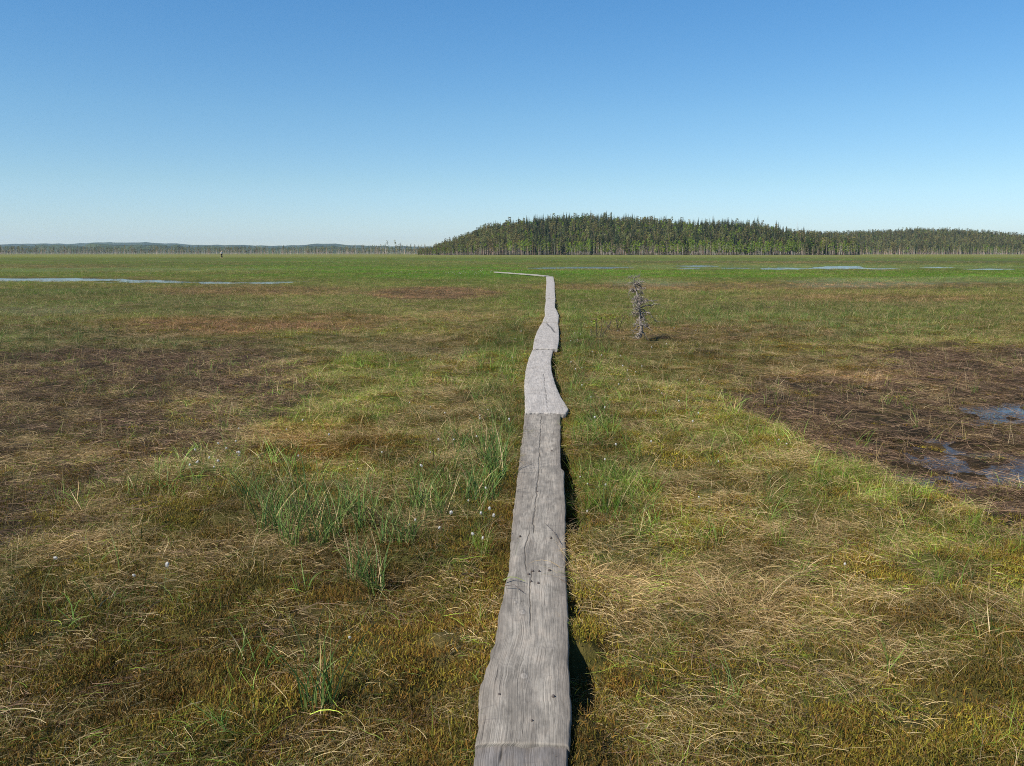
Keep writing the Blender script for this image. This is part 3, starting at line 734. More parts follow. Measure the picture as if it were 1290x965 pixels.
def gz(x, y): return float(ground_z(np.array([x]), np.array([y]))[0])
rg = random.Random(5)
b0 = at(803.5, 432, -.02)
TY = b0.y
root = empty('dead_tree', (b0.x, TY, gz(b0.x, TY)), 0, 'small gnarled dead tree with bare grey tangled twigs beside the boardwalk', 'dead tree')
def tp(px, py, dy=0): q = atd(px, py, TY); return Vector((q.x - root.location.x, dy, q.z - root.location.z))
trunk_px = [(803.0, 436), (803.5, 430), (806.5, 424), (808, 416), (807.3, 409), (806, 402), (807, 395), (805, 388), (804, 381), (803.5, 374), (801.5, 366), (800, 358), (798.5, 351), (800.5, 346.5)]
tpts = [tp(a, b, .02 * math.sin(k * 1.3)) for k, (a, b) in enumerate(trunk_px)]
g = Geo(); n = len(tpts)
rad = [.036, .033, .030, .028, .027, .025, .023, .021, .019, .016, .013, .010, .007, .003]
# refine the trunk
fine = []; fr = []
for k in range(n - 1):
    for s in range(4):
        t = s / 4; fine.append(tpts[k].lerp(tpts[k + 1], t) + Vector((rg.gauss(0, .003), rg.gauss(0, .003), 0))); fr.append(rad[k] * (1 - t) + rad[k + 1] * t)
fine.append(tpts[-1]); fr.append(.003)
g.tube(fine, fr, 9)
link('trunk', g.mesh('trunk', [m_bark]), root)
# root running out to the right along the ground
g = Geo(); g.tube([tp(804, 430), tp(808, 432, -.04), tp(812, 435, -.10), tp(814.5, 439, -.2)], [.02, .013, .010, .005], 6); g.tube([tp(804, 430), tp(800, 432, -.03), tp(797, 434, -.06)], [.016, .010, .005], 6)
link('root', g.mesh('root', [m_bark]), root)
# main boughs, each its own part: (height index, target px, py, y offset, radius)
boughs = [(3, 797, 422, -.10, .010), (3, 818, 420, .05, .009), (4, 796, 412, .12, .009), (4, 819, 411, -.10, .010), (5, 795, 404, -.05, .009), (5, 817, 400, .14, .009), (6, 794, 395, .10, .010), (6, 822, 393, -.08, .010),
          (7, 796, 388, -.14, .009), (7, 828, 383, .04, .011), (7, 832, 398, .12, .008), (8, 796, 380, .10, .008), (8, 826, 378, -.05, .010), (9, 795, 376, -.10, .008), (9, 816, 373, .10, .008), (10, 794, 365, .06, .007), (10, 811, 362, -.08, .007),
          (11, 794, 356, .05, .006), (11, 812, 354, -.06, .006), (12, 793, 349, -.03, .004), (12, 806, 347, .04, .004), (4, 803, 405, -.2, .008), (6, 808, 390, .2, .008), (8, 802, 377, -.2, .007)]
for k in range(24):
    ti = rg.randint(4, 11); cxp, cyp = trunk_px[ti]; w_ = 12 - (ti - 4) * .6
    boughs.append((ti, cxp + rg.uniform(-1, 1.15) * w_, cyp + rg.uniform(-9, 4), rg.uniform(-.16, .16), .007))
for (ti, bx, by, dy, r) in boughs:
    q_ = rg.uniform(.55, 1.15); bx = trunk_px[ti][0] + (bx - trunk_px[ti][0]) * q_; r *= 1.2; by += rg.uniform(0, 9) * (1 if ti < 10 else .2)
    a = tpts[ti]; b = tp(bx, by, dy); g = Geo()
    mid = a.lerp(b, .5) + Vector((rg.gauss(0, .015), rg.gauss(0, .02), .03 + rg.gauss(0, .02)))
    pts = []
    for s in range(9):
        t = s / 8; p = a * (1 - t) ** 2 + mid * 2 * t * (1 - t) + b * t * t
        pts.append(p + Vector((rg.gauss(0, .006), rg.gauss(0, .006), rg.gauss(0, .006))) * (1 if s else 0))
    g.tube(pts, [r * (1 - .6 * s / 8) for s in range(9)], 6)
    for k in range(11):
        i = rg.randint(2, 8); t = (pts[i] - pts[i - 1]).normalized()
        limb(g, pts[i], t * .4 + Vector((rg.gauss(0, 1), rg.gauss(0, 1), rg.gauss(-.25, .8))).normalized(), rg.uniform(.04, .12), r * .56, 1, rg, 6, .9)
    link('bough', g.mesh('bough', [m_bark]), root)

# ------------------------------------------------------------------ little living shrubs between the tree and the boardwalk
def leaf_cluster(g, c, n, s, rng, spread):
    for k in range(n):
        p = Vector(c) + Vector((rng.gauss(0, spread), rng.gauss(0, spread), rng.gauss(0, spread * .6)))
        a = Vector((rng.gauss(0, 1), rng.gauss(0, 1), rng.gauss(0, .5))).normalized(); b = a.cross(Vector((rng.gauss(0, 1), rng.gauss(0, 1), 1))).normalized()
        w = s * rng.uniform(.6, 1.1)
        g.add([tuple(p), tuple(p + a * w * .5 + b * w * .32), tuple(p + a * w), tuple(p + a * w * .5 - b * w * .32)], [(0, 1, 2, 3)])

def shrub(px, py, stems, leaves, label, bark):
    b = at(px, py, 0); rt = empty('bog_shrub', (b.x, b.y, gz(b.x, b.y)), 0, label, 'shrub', 'small shrubs near the dead tree')
    def q(ax, ay, dy=0):
        w = atd(ax, ay, b.y); return Vector((w.x - b.x, dy, max(w.z - rt.location.z, -.02)))
    for st in stems:
        pts = [Vector((0, 0, -.03))] + [q(ax, ay, rg.gauss(0, .05)) for ax, ay in st]
        g = Geo(); g.tube(pts, [.011 * (1 - .7 * i / (len(pts) - 1)) for i in range(len(pts))], 5)
        for k in range(5):
            i = rg.randint(1, len(pts) - 1)
            limb(g, pts[i - 1].lerp(pts[i], rg.random()), Vector((rg.gauss(0, .7), rg.gauss(0, .7), .8)), rg.uniform(.06, .16), .004, 1, rg, 4, .3)
        link('stem', g.mesh('stem', [bark]), rt)
    if leaves:
        g = Geo()
        for (lx, ly, nn) in leaves: leaf_cluster(g, q(lx, ly, rg.gauss(0, .04)), nn, .047, rg, .035)
        link('leaves', g.mesh('leaves', [m_yleaf], False), rt)
shrub(755, 428, [[(751, 420), (751, 405), (752, 396)], [(757, 421), (757.5, 411), (758, 400)], [(760, 420), (764, 413), (768, 405)], [(748, 424), (744, 419)]],
      [(750, 404, 10), (748, 408, 9), (754, 401, 9), (757, 399, 7), (761, 401, 8), (747, 393, 3), (744, 406, 4)], 'low shrub with dark stems and few yellow-green leaves nearest the boardwalk', m_bark2)
shrub(768.5, 418, [[(768, 412), (769, 404), (769, 393)], [(766, 412), (764, 405)]], [(770, 399, 8), (766, 401, 4)], 'thin dark upright twiggy shrub between two leafy ones', m_bark2)
shrub(779, 417, [[(777, 408), (776, 400)], [(782, 409), (784, 402), (789, 399)]], [(777, 398, 10), (780, 403, 12), (777, 406, 9), (784, 401, 10), (788, 400, 6), (772, 400, 8), (779, 412, 6), (786, 404, 4)], 'low shrub of bright yellow-green leaves just left of the dead tree', m_bark2)

# ------------------------------------------------------------------ cottongrass
def puff_mesh():
    vs = []; fs = []; r = random.Random(3)
    import bmesh
    bm = bmesh.new(); bmesh.ops.create_icosphere(bm, subdivisions=2, radius=.0115)
    for v in bm.verts: v.co *= r.uniform(.85, 1.12); v.co.z *= 1.1
    vs = [tuple(v.co) for v in bm.verts]; fs = [tuple(x.index for x in f.verts) for f in bm.faces]; bm.free()
    for k in range(110):
        d = Vector((r.gauss(0, 1), r.gauss(0, 1), r.gauss(.05, 1))).normalized(); s = d.cross(Vector((r.gauss(0, 1), r.gauss(0, 1), r.gauss(0, 1)))).normalized() * .0011
        a = d * .009; b = d * r.uniform(.013, .0185) + Vector((0, 0, -.002)); n = len(vs)
        vs += [tuple(a - s), tuple(a + s), tuple(b + s * .3), tuple(b - s * .3)]; fs.append((n, n + 1, n + 2, n + 3))
    return mesh_np('cotton_tuft', vs, fs, [m_white])
puff = puff_mesh()
def stem_mesh(k):
    r = random.Random(k); g = Geo(); lean = Vector((r.gauss(0, .10), r.gauss(0, .10), 0))
    g.tube([Vector((0, 0, -.03)), Vector((0, 0, .05)) + lean * .15, Vector((0, 0, .11)) + lean * .45, Vector((0, 0, .165)) + lean], [.0014, .0012, .0011, .0009], 4)
    return g.mesh('stem', [m_stem]), Vector((0, 0, .172)) + lean
stems = [stem_mesh(k) for k in range(6)]
HEADS = []
def addh(lst, ox, oy, s, key):
    for a, b in lst: HEADS.append((ox + a / s, oy + b / s, key))
addh([(770, 798), (790, 720), (797, 778), (803, 796), (848, 757), (885, 707), (885, 788), (918, 735), (957, 708), (962, 757), (970, 770), (967, 630), (868, 812)], 0, 340, 3.2175, 'flock')
addh([(395, 155), (210, 138), (1050, 113), (1178, 130), (870, 203), (937, 202), (1036, 203), (835, 240), (625, 262), (520, 338), (795, 330), (742, 590), (5, 258), (513, 8), (745, 18), (835, 50), (898, 65), (770, 575), (262, 272), (280, 90)], 300, 500, 3.447, 'mid')
addh([(1075, 433), (1000, 483), (1055, 520), (1092, 525), (1110, 535), (925, 545), (1062, 580), (1018, 602), (875, 600)], 300, 500, 3.447, 'edge')
addh([(690, 322), (672, 357), (717, 360), (847, 320), (905, 222), (793, 152), (847, 38), (755, 495)], 560, 510, 4.195, 'right')
addh([(530, 585), (612, 632), (570, 430), (585, 395), (820, 395), (640, 380), (600, 735), (663, 820), (742, 870), (1040, 888), (1172, 840), (1253, 920), (1285, 890)], 600, 330, 4.596, 'rfar')
addh([(260, 425), (225, 455), (210, 575), (190, 955), (68, 855), (22, 932)], 600, 330, 4.596, 'lfar')
addh([(210, 220), (627, 232), (503, 287)], 0, 640, 2.97, 'front')
HEADS += [(440, 790, 'lone'), (981, 559, 'right'), (991, 559, 'right'), (880, 636, 'right'), (1064, 716, 'right'), (905, 585, 'right'), (820, 566, 'right')]
for k in range(70):
    if k % 2: HEADS.append((random.uniform(490, 660), random.uniform(352, 470), 'lfar'))
    else: HEADS.append((random.uniform(712, 900), random.uniform(380, 500), 'rfar'))
for k in range(46): HEADS.append((random.gauss(575, 30), random.gauss(342.5, 1.6), 'far'))
LAB = {'flock': 'white cottongrass head in the loose flock at the edge of the left brown hollow', 'mid': 'white cottongrass head scattered over the straw and moss left of the long plank',
       'edge': 'white cottongrass head in the cluster against the left edge of the long plank', 'right': 'white cottongrass head in the green grass right of the long plank', 'rfar': 'small white cottongrass head in the grass around and below the dead tree',
       'lfar': 'small white cottongrass head in the grass left of the pale planks', 'front': 'white cottongrass head over the pale matted straw near the left border', 'lone': 'lone white cottongrass head low in the ochre moss left of the boardwalk', 'far': 'distant white cottongrass dot in the green bog beyond the boardwalk bend'}
for i, (hx, hy, key) in enumerate(HEADS):
    k = i % 6; smesh, tip = stems[k]
    s = random.uniform(.8, 1.15)
    if key in ('rfar', 'lfar') and i % 2 == 0 and i > 95: continue
    p = at(hx, hy, .17 * s + .02); 
    x, y = p.x - tip.x * s, p.y - tip.y * s
    l, r = plank_lr(y)
    if y < 57 and l - .02 < x < r + .02: x = float(l) - .04 if x < (l + r) / 2 else float(r) + .04
    zg = gz(x, y)
    e = empty('cottongrass', (x, y, zg), random.uniform(0, 0), LAB[key], 'cottongrass', None if key == 'lone' else {'flock': 'cottongrass flock by the left hollow', 'mid': 'cottongrass left of the long plank', 'edge': 'cottongrass against the plank edge', 'right': 'cottongrass right of the long plank', 'rfar': 'cottongrass around the dead tree', 'lfar': 'cottongrass left of the pale planks', 'front': 'cottongrass over the pale straw', 'far': 'distant cottongrass'}[key])
    e.scale = (s, s, s)
    link('stem', smesh, e)
    t = link('cotton_tuft', puff, e, tip); q_ = random.uniform(.38, .62); t.scale = (q_ * random.uniform(.75, 1.1), q_ * random.uniform(.75, 1.1), q_ * random.uniform(1.0, 1.4)) if key not in ('far',) else (1.4,) * 3; t.rotation_euler = (random.gauss(0, .5), random.gauss(0, .5), random.uniform(0, 6))

# ------------------------------------------------------------------ single sedge clumps
def clump_mesh(k, n, l0, l1, w0, w1, droop, mat_g, gfrac):
    rng = np.random.default_rng(100 + k)
    v, f, a, b, h = ribbons(n, .045, l0, l1, w0, w1, 64, 90, droop, rng=rng, seg=7)
    return v, f, a, b, h
def clump_mat(name, greens, share):
    m, nt, out = newmat(name)
    r = N(nt, 'ShaderNodeAttribute', attribute_name='rnd'); r2 = N(nt, 'ShaderNodeAttribute', attribute_name='rnd2')
    c = mixc(nt, math_(nt, 'LESS_THAN', r.outputs['Fac'], share), ramp(nt, r2.outputs['Fac'], STRAW), ramp(nt, r2.outputs['Fac'], greens))
    bsdf(nt, out, c, .6, .15, None, .3); return m
m_cl1 = clump_mat('bluish_sedge_clump', [(0, (.045, .095, .028)), (.5, (.085, .150, .028)), (1, (.19, .25, .07))], .85)
m_cl2 = clump_mat('bright_sedge_clump', [(0, (.07, .13, .015)), (.5, (.12, .20, .025)), (1, (.20, .27, .04))], .88)
m_cl3 = clump_mat('straw_clump', GREEN, .06)
CL = {}
for kind, mt, n, l0, l1, w0, w1, dr in (('blue', m_cl1, 34, .15, .36, .0035, .0062, .7), ('bright', m_cl2, 46, .14, .32, .002, .0035, .6), ('straw', m_cl3, 260, .18, .36, .0014, .0026, 1.9)):
    for k in range(4):
        if kind == 'straw':
            v, f, a, b, h = ribbons(n, .13, l0, l1, w0, w1, 25, 80, dr, rng=np.random.default_rng(40 + k), seg=7, fan=.5)
        else: v, f, a, b, h = ribbons(n, .05, l0, l1, w0, w1, 66, 92, dr, rng=np.random.default_rng(60 + k), seg=7)
        CL[kind, k] = mesh_np('sedge_clump', v, f, [mt], {'rnd': ('FLOAT', a), 'rnd2': ('FLOAT', b), 'hgt': ('FLOAT', h)}, True)
CLUMPS = [(402, 892, 'blue', 1.0, 'tall bluish sedge clump standing alone in the ochre moss near the bottom', None)]
GB = ('short bluish green sedge clump in the ragged row across the straw left of the boardwalk', 'sedge clumps in the row left of the boardwalk')
for (a, b, s) in ((384, 671, 1.15), (423, 688, 1.0), (461, 683, 1.05), (317, 648, .8), (335, 688, .9), (365, 709, .9), (488, 706, .75), (513, 712, .75), (449, 740, .8), (474, 752, .85), (532, 660, .95), (400, 700, .9), (352, 690, .8), (345, 668, .8), (440, 668, .8), (500, 660, .7), (556, 664, .8)):
    CLUMPS.append((a, b, 'blue', s, *GB))
GE = ('green sedge clump rising close to the left edge of the long plank', 'sedge clumps along the left plank edge')
for (a, b, s) in ((628, 618, 1.1), (600, 627, .9), (618, 640, 1.0), (612, 600, .9), (632, 590, .95), (580, 583, .8), (640, 560, .8), (590, 640, .85)): CLUMPS.append((a, b, 'blue', s, *GE))
CLUMPS += [(607, 706, 'bright', .8, 'bright green fine sedge clump left of the plank, lowest on that side', None)]
GR = ('bright green fine sedge clump in the grass strip right of the long plank', 'bright sedge clumps right of the boardwalk')
for (a, b, s) in ((770, 655, 1.1), (745, 650, .9), (725, 565, .9), (741, 650, .7), (735, 540, .8), (790, 640, .9), (760, 620, .8), (728, 600, .7), (700, 460, .9), (712, 455, .8)): CLUMPS.append((a, b, 'bright', s, *GR))
GT = ('bright green tuft out in the straw far right of the plank', 'green tufts in the right straw')
for (a, b, s) in ((985, 697, .8), (1035, 620, .9), (1110, 690, .7), (1225, 668, .7), (1180, 745, .6)): CLUMPS.append((a, b, 'bright', s, *GT))
CLUMPS += [(930, 775, 'straw', 1.1, 'pale straw tussock standing highest in the dry patch right of the plank', None), (745, 748, 'straw', .85, 'drooping golden straw tussock against the right edge of the long plank', None), (868, 748, 'straw', .85, 'straw tussock midway between the plank-side tussock and the tallest one', None), (975, 800, 'straw', .7, 'low straw tussock at the right foot of the tallest tussock', None)]
for i, (a, b, kind, s, lab, grp) in enumerate(CLUMPS):
    p = at(a, b, 0.0); zg = gz(p.x, p.y)
    o = link('straw_tussock' if kind == 'straw' else 'sedge_clump', CL[kind, i % 4], None, (p.x, p.y, zg - .01))
    s2 = s * 1.2 if kind == 'blue' else s
    o.rotation_euler = (0, 0, random.uniform(0, 6.28)); o.scale = (s2, s2, s2)
    tag(o, lab, 'tussock' if kind == 'straw' else 'sedge', grp)

# a few sedge blades fallen across the long plank
def fallen(pts, w, mat, label):
    P = [at(a, b, .128) for a, b in pts]
    vs = []; fs = []; n = len(P)
    for i, p in enumerate(P):
        t = (P[min(i + 1, n - 1)] - P[max(i - 1, 0)]).normalized(); s = Vector((-t.y, t.x, .2)) * w * (1 - .8 * i / (n - 1))
        z = Vector((0, 0, .012 * math.sin(PI * i / (n - 1))))
        vs += [tuple(p - s + z), tuple(p + z + Vector((0, 0, .002))), tuple(p + s + z)]
    for i in range(n - 1): fs += [(i * 3, i * 3 + 1, i * 3 + 4, i * 3 + 3), (i * 3 + 1, i * 3 + 2, i * 3 + 5, i * 3 + 4)]
    tag(link('grass_blade', mesh_np('grass_blade', vs, fs, [mat])), label, 'grass blade')
fallen([(634, 731), (642, 729.5), (650, 730), (662, 732.5)], .005, m_stem, 'pale green grass blade lying across the left edge of the long plank')
fallen([(636, 738), (648, 740), (660, 746)], .003, m_bark2, 'dark withered blade lying just below the pale green one on the plank')
fallen([(706, 684), (696, 670), (686, 659)], .0022, m_bark2, 'thin dark stalk lying slantwise over the right half of the long plank')

# ------------------------------------------------------------------ forest
m_spruce = plain('spruce_needles', (.066, .084, .026), .8, .15, .45, 1.2, .15, .45)
m_pine = plain('pine_needles', (.140, .136, .044), .8, .15, .45, 1.2, .15, .5)
m_birch = plain('birch_leaves', (.16, .22, .020), .7, .2, .35, 1.2, .3, .35)
m_trunk = plain('grey_pine_trunk', (.27, .19, .14), .9, .1, .4, 3, 0, .5)
m_wtrunk = plain('pale_birch_trunk', (.40, .37, .33), .9, .1, .35, 3)
m_snag = plain('bare_grey_trunk', (.30, .25, .20), .9, .1, .35, 3, 0, .65)
m_bare = plain('bare_twigs', (.15, .125, .105), .9, .1, .35, 3)

def crown_spruce(h, r, rng, base=.12):
    g = Geo(); z = h * base
    while z < h * .99:
        t = (z - h * base) / (h * (1 - base)); rr_ = r * (1 - t) ** .85 * rng.uniform(.8, 1.15) + .12
        nb = max(4, int(8 - 3 * t)); a0 = rng.random() * 6.28
        for b in range(nb):
            if rng.random() < .08: continue
            a = a0 + b * 2 * PI / nb + rng.gauss(0, .25); q = rr_ * rng.uniform(.65, 1.15); w = q * .34 + .08
            d = Vector((math.cos(a), math.sin(a), 0)); s = Vector((-d.y, d.x, 0))
            top = Vector((0, 0, z + .10 * q)); dr = -q * rng.uniform(.25, .55)
            m = d * q * .55 + Vector((0, 0, z + dr * .35)); e = d * q + Vector((0, 0, z + dr + .08 * q))
            g.add([tuple(top), tuple(m + s * w), tuple(e + s * w * .35), tuple(e - s * w * .35), tuple(m - s * w), tuple(m + Vector((0, 0, -.35 * q - .1)))], [(0, 1, 2), (0, 2, 3), (0, 3, 4), (1, 5, 2), (4, 3, 5)])
        z += h * .028 * (1.3 - .5 * t)
    g.add([(.1, 0, h * .94), (-.1, 0, h * .94), (0, 0, h * 1.02)], [(0, 1, 2)]); g.add([(0, .1, h * .94), (0, -.1, h * .94), (0, 0, h * 1.02)], [(0, 1, 2)])
    return g
def crown_clumps(h, r, rng, z0, z1, ncl, nleaf, ls, shape='pine'):
    g = Geo()
    for c in range(ncl):
        t = rng.random(); z = h * (z0 + (z1 - z0) * t)
        env = math.sin(PI * (.16 + .80 * t)) if shape == 'birch' else (.55 + .6 * math.sin(PI * min(1, .2 + t * .75)))
        a = rng.random() * 6.28; q = r * env * math.sqrt(rng.random())
        cx, cy = q * math.cos(a), q * math.sin(a); cs = r * rng.uniform(.22, .42)
        for k in range(nleaf):
            p = Vector((cx + rng.gauss(0, cs * .6), cy + rng.gauss(0, cs * .6), z + rng.gauss(0, cs * .42)))
            u = Vector((rng.gauss(0, 1), rng.gauss(0, 1), rng.gauss(0, .7))).normalized(); v2 = u.cross(Vector((rng.gauss(0, 1), rng.gauss(0, 1), rng.gauss(0, 1)))).normalized(); w = ls * rng.uniform(.5, 1.2)
            g.add([tuple(p + u * w), tuple(p + v2 * w * .6), tuple(p - u * w), tuple(p - v2 * w * .6)], [(0, 1, 2, 3)])
    return g
def trunk_geo(h, r, rng, bare=0, top=.98, blen=1.0, b0=.15):
    g = Geo(); lean = (rng.gauss(0, .02) * h, rng.gauss(0, .02) * h)
    pts = [Vector((lean[0] * t * t, lean[1] * t * t, h * t * top - (.5 if t == 0 else 0))) for t in (0, .25, .5, .75, 1)]
    g.tube(pts, [r, r * .85, r * .65, r * .4, r * .12], 6)
    for k in range(bare):
        t = b0 + (.95 - b0) * rng.random(); a = rng.random() * 6.28; L = blen * rng.uniform(.4, 1.1) * (1.15 - .7 * t)
        p = Vector((lean[0] * t * t, lean[1] * t * t, h * t * top)); d = Vector((math.cos(a), math.sin(a), rng.uniform(-.3, .5)))
        g.tube([p, p + d * L * .6 + Vector((0, 0, .05)), p + d * L], [r * .22, r * .16, r * .05], 3, 0, False)
    return g
KINDS = {}
rt = random.Random(21)
for k in range(4):
    h = [17, 15, 19, 13][k]
    KINDS['spruce_tree', k] = (trunk_geo(h, .17, rt).mesh('trunk', [m_trunk]), crown_spruce(h, h * .115, rt).mesh('crown', [m_spruce], False), h)
for k in range(4):
    h = [16, 14, 17, 12][k]
    KINDS['pine_tree', k] = (trunk_geo(h, .15, rt, 5, .97, .9, .25).mesh('trunk', [m_trunk]), crown_clumps(h, h * .10, rt, .36, 1.0, 30, 26, .30).mesh('crown', [m_pine], False), h)
for k in range(3):
    h = [12, 10, 13][k]
    KINDS['birch_tree', k] = (trunk_geo(h, .10, rt, 4, .95, 1.0, .3).mesh('trunk', [m_wtrunk]), crown_clumps(h, h * .14, rt, .30, 1.0, 22, 22, .34, 'birch').mesh('crown', [m_birch], False), h)
for k in range(4):
    h = [10, 8, 11, 6.5][k]
    KINDS['bog_pine', k] = (trunk_geo(h, .13, rt, 16, .99, 1.1, .3).mesh('trunk', [m_snag]), crown_clumps(h, h * .10, rt, .42, 1.0, 11, 12, .26).mesh('crown', [m_pine], False), h)
for k in range(4):
    h = [9, 11, 7, 8][k]
    KINDS['dead_snag', k] = (trunk_geo(h, .09, rt, 26, 1.0, 1.0, .25).mesh('trunk', [m_snag]), None, h)

SKY_I = [(520, 319), (530, 314), (536, 309), (550, 301), (580, 294), (600, 289), (630, 282), (660, 277), (700, 273.5), (740, 272), (780, 274), (830, 277), (870, 279.5), (920, 280.5), (960, 283), (978, 288), (1000, 292), (1040, 298), (1100, 310), (1140, 318)]
SKY_R = [(900, 316), (960, 300), (1000, 292.5), (1060, 292.5), (1100, 291), (1150, 288.5), (1200, 290), (1250, 293.5), (1290, 296), (1500, 300), (1900, 305), (2400, 316)]
def hill_z(x, y):
    x = np.asarray(x, float); y = np.asarray(y, float)
    px = CX + (F / cT) * x / np.maximum(y, 1) * 1.0 * cT
    yi = np.interp(px, [p for p, _ in SKY_I], [s for _, s in SKY_I]); yr = np.interp(px, [p for p, _ in SKY_R], [s for _, s in SKY_R])
    hi = np.maximum((HZ - yi) * 800 / F + CAMH - 12.0, 0); hr = np.maximum((HZ - yr) * 1250 / F + CAMH - 12.0, 0)
    z1 = hi * ss(615, 800, y) * ss(1050, 880, y); z2 = hr * ss(930, 1250, y) * ss(1600, 1350, y)
    return np.maximum(z1, z2) + (fbm(x / 40, y / 40, 3, 61) - .5) * 2.5 * np.minimum(1, np.maximum(z1, z2) / 4)
# wooded hill terrain
xs = np.linspace(-120, 2000, 150); ys_ = np.linspace(600, 1620, 90)
XX, YY = np.meshgrid(xs, ys_); ZZ = hill_z(XX, YY)
hz_ = np.where(ZZ > .15, ZZ, -.5)
i = np.arange(89)[:, None]; j = np.arange(149)[None, :]
FH = np.stack([i * 150 + j, i * 150 + j + 1, (i + 1) * 150 + j + 1, (i + 1) * 150 + j], -1).reshape(-1, 4)
m_hill = plain('forest_floor', (.040, .036, .020), .95, .05, .4, .1)
tag(link('hill', mesh_np('hill', np.stack([XX.ravel(), YY.ravel(), hz_.ravel()], 1), FH, [m_hill], None, True)), 'low wooded hill rising beyond the bog', 'hill', kind='structure')

TREES = []   # kind, variant, x, y, z, scale, rz
def try_tree(kind, x, y, s):
    nv = {'spruce_tree': 4, 'pine_tree': 4, 'birch_tree': 3, 'bog_pine': 4, 'dead_snag': 4}[kind]
    z = max(float(hill_z(x, y)), 0.0)
    TREES.append((kind, rt.randrange(nv), x, y, z - .1, s, rt.random() * 6.28))
def at_px(px, Y): return (px - CX) / F * Y
# the wooded island
for k in range(7200):
    px = rt.uniform(528, 1075); Y = 612 + 270 * rt.random() ** 1.25
    yi = np.interp(px, [p for p, _ in SKY_I], [s for _, s in SKY_I]); full = (HZ - yi) / 47
    x = at_px(px, Y)
    cl_ = float(fbm(x / 26, Y / 26, 2, 71)); bz = float(fbm(x / 14, Y / 14, 2, 81))
    front = (Y < 645); q = rt.random()
    s = rt.uniform(.56, .86) * (1.18 if rt.random() < .06 else 1)
    if px < 610: s *= .36 + .64 * max(0, (px - 528) / 82)
    pn = .30 + (cl_ - .5) * 1.6
    if px < 660: pn += .5
    bp = .10 + max(0, bz - .58) * 2.2 + (.13 if (px > 800 and px < 1010 and Y < 660) else 0) + (.25 if (715 < px < 742 or 852 < px < 880) else 0)
    if front:
        if q < .20 + .5 * cl_: kind = 'dead_snag'
        elif q < .42 + .5 * cl_: kind = 'bog_pine'
        elif q < .42 + .5 * cl_ + bp * 1.3: kind = 'birch_tree'
        else: kind = 'pine_tree' if rt.random() < pn + .2 else 'spruce_tree'
        s *= 1.0
    else:
        kind = 'birch_tree' if q < bp * .8 else ('pine_tree' if rt.random() < pn else 'spruce_tree')
        if kind == 'birch_tree': s *= 1.05
    try_tree(kind, x, Y, s)
# trees standing above the skyline
for (px, py, kind) in ((756, 268, 'spruce_tree'), (671, 270.5, 'dead_snag'), (690, 271, 'spruce_tree'), (716, 268.5, 'spruce_tree'), (745, 270, 'spruce_tree'), (806, 273, 'spruce_tree'), (812, 274, 'spruce_tree'), (821, 272.5, 'spruce_tree'), (828, 272, 'spruce_tree'), (884, 274, 'spruce_tree'), (905, 274, 'spruce_tree'), (923, 274.5, 'pine_tree'), (936, 275, 'spruce_tree'), (955, 277, 'pine_tree'), (972, 277, 'spruce_tree'), (975, 279, 'spruce_tree'), (998, 279, 'dead_snag'), (865, 277, 'spruce_tree'), (776, 273, 'pine_tree'), (792, 273, 'spruce_tree')):
    Y = 790; x = at_px(px, Y); z = float(hill_z(x, Y)); top = atd(px, py, Y).z
    v = 0; h = KINDS[kind, v][2]
    TREES.append((kind, v, x, Y, z - .1, max(.5, (top - z) / h), 0))
# right ridge
for k in range(9500):
    px = rt.uniform(965, 1900 if rt.random() < .4 else 1330); Y = 945 + 360 * rt.random() ** 1.2
    x = at_px(px, Y); q = rt.random(); bz = float(fbm(x / 40, Y / 40, 2, 83))
    bp = .03 + max(0, bz - .6) * 3
    kind = 'birch_tree' if q < bp else ('pine_tree' if q < .75 else 'spruce_tree')
    try_tree(kind, x, Y, rt.uniform(.58, .84))
for k in range(1500):       # stunted trees before the right ridge
    px = rt.uniform(1000, 1340) if rt.random() < .6 else rt.uniform(1340, 2000); Y = rt.uniform(720, 950)
    x = at_px(px, Y); q = rt.random()
    kind = 'dead_snag' if q < .4 else ('bog_pine' if q < .8 else ('birch_tree' if q < .86 else 'pine_tree'))
    try_tree(kind, x, Y, rt.uniform(.45, .95) * (.62 if kind in ('birch_tree', 'pine_tree') else .95))
# stunted band on the left
for k in range(3600):
    px = rt.uniform(-60, 545) if rt.random() < .75 else rt.uniform(-700, -60); Y = rt.uniform(800, 1050)
    x = at_px(px, Y); q = rt.random()
    kind = 'dead_snag' if q < .45 else 'bog_pine'
    try_tree(kind, x, Y, rt.uniform(.45, .95) * (1.15 if 465 < px < 545 else 1.0))
for (px, py) in ((490, 303), (500, 302.5), (506, 306), (519, 307), (524, 308)):
    Y = 900; x = at_px(px, Y); TREES.append(('bog_pine', 0, x, Y, -.1, (atd(px, py, Y).z) / 10, rt.random() * 6))

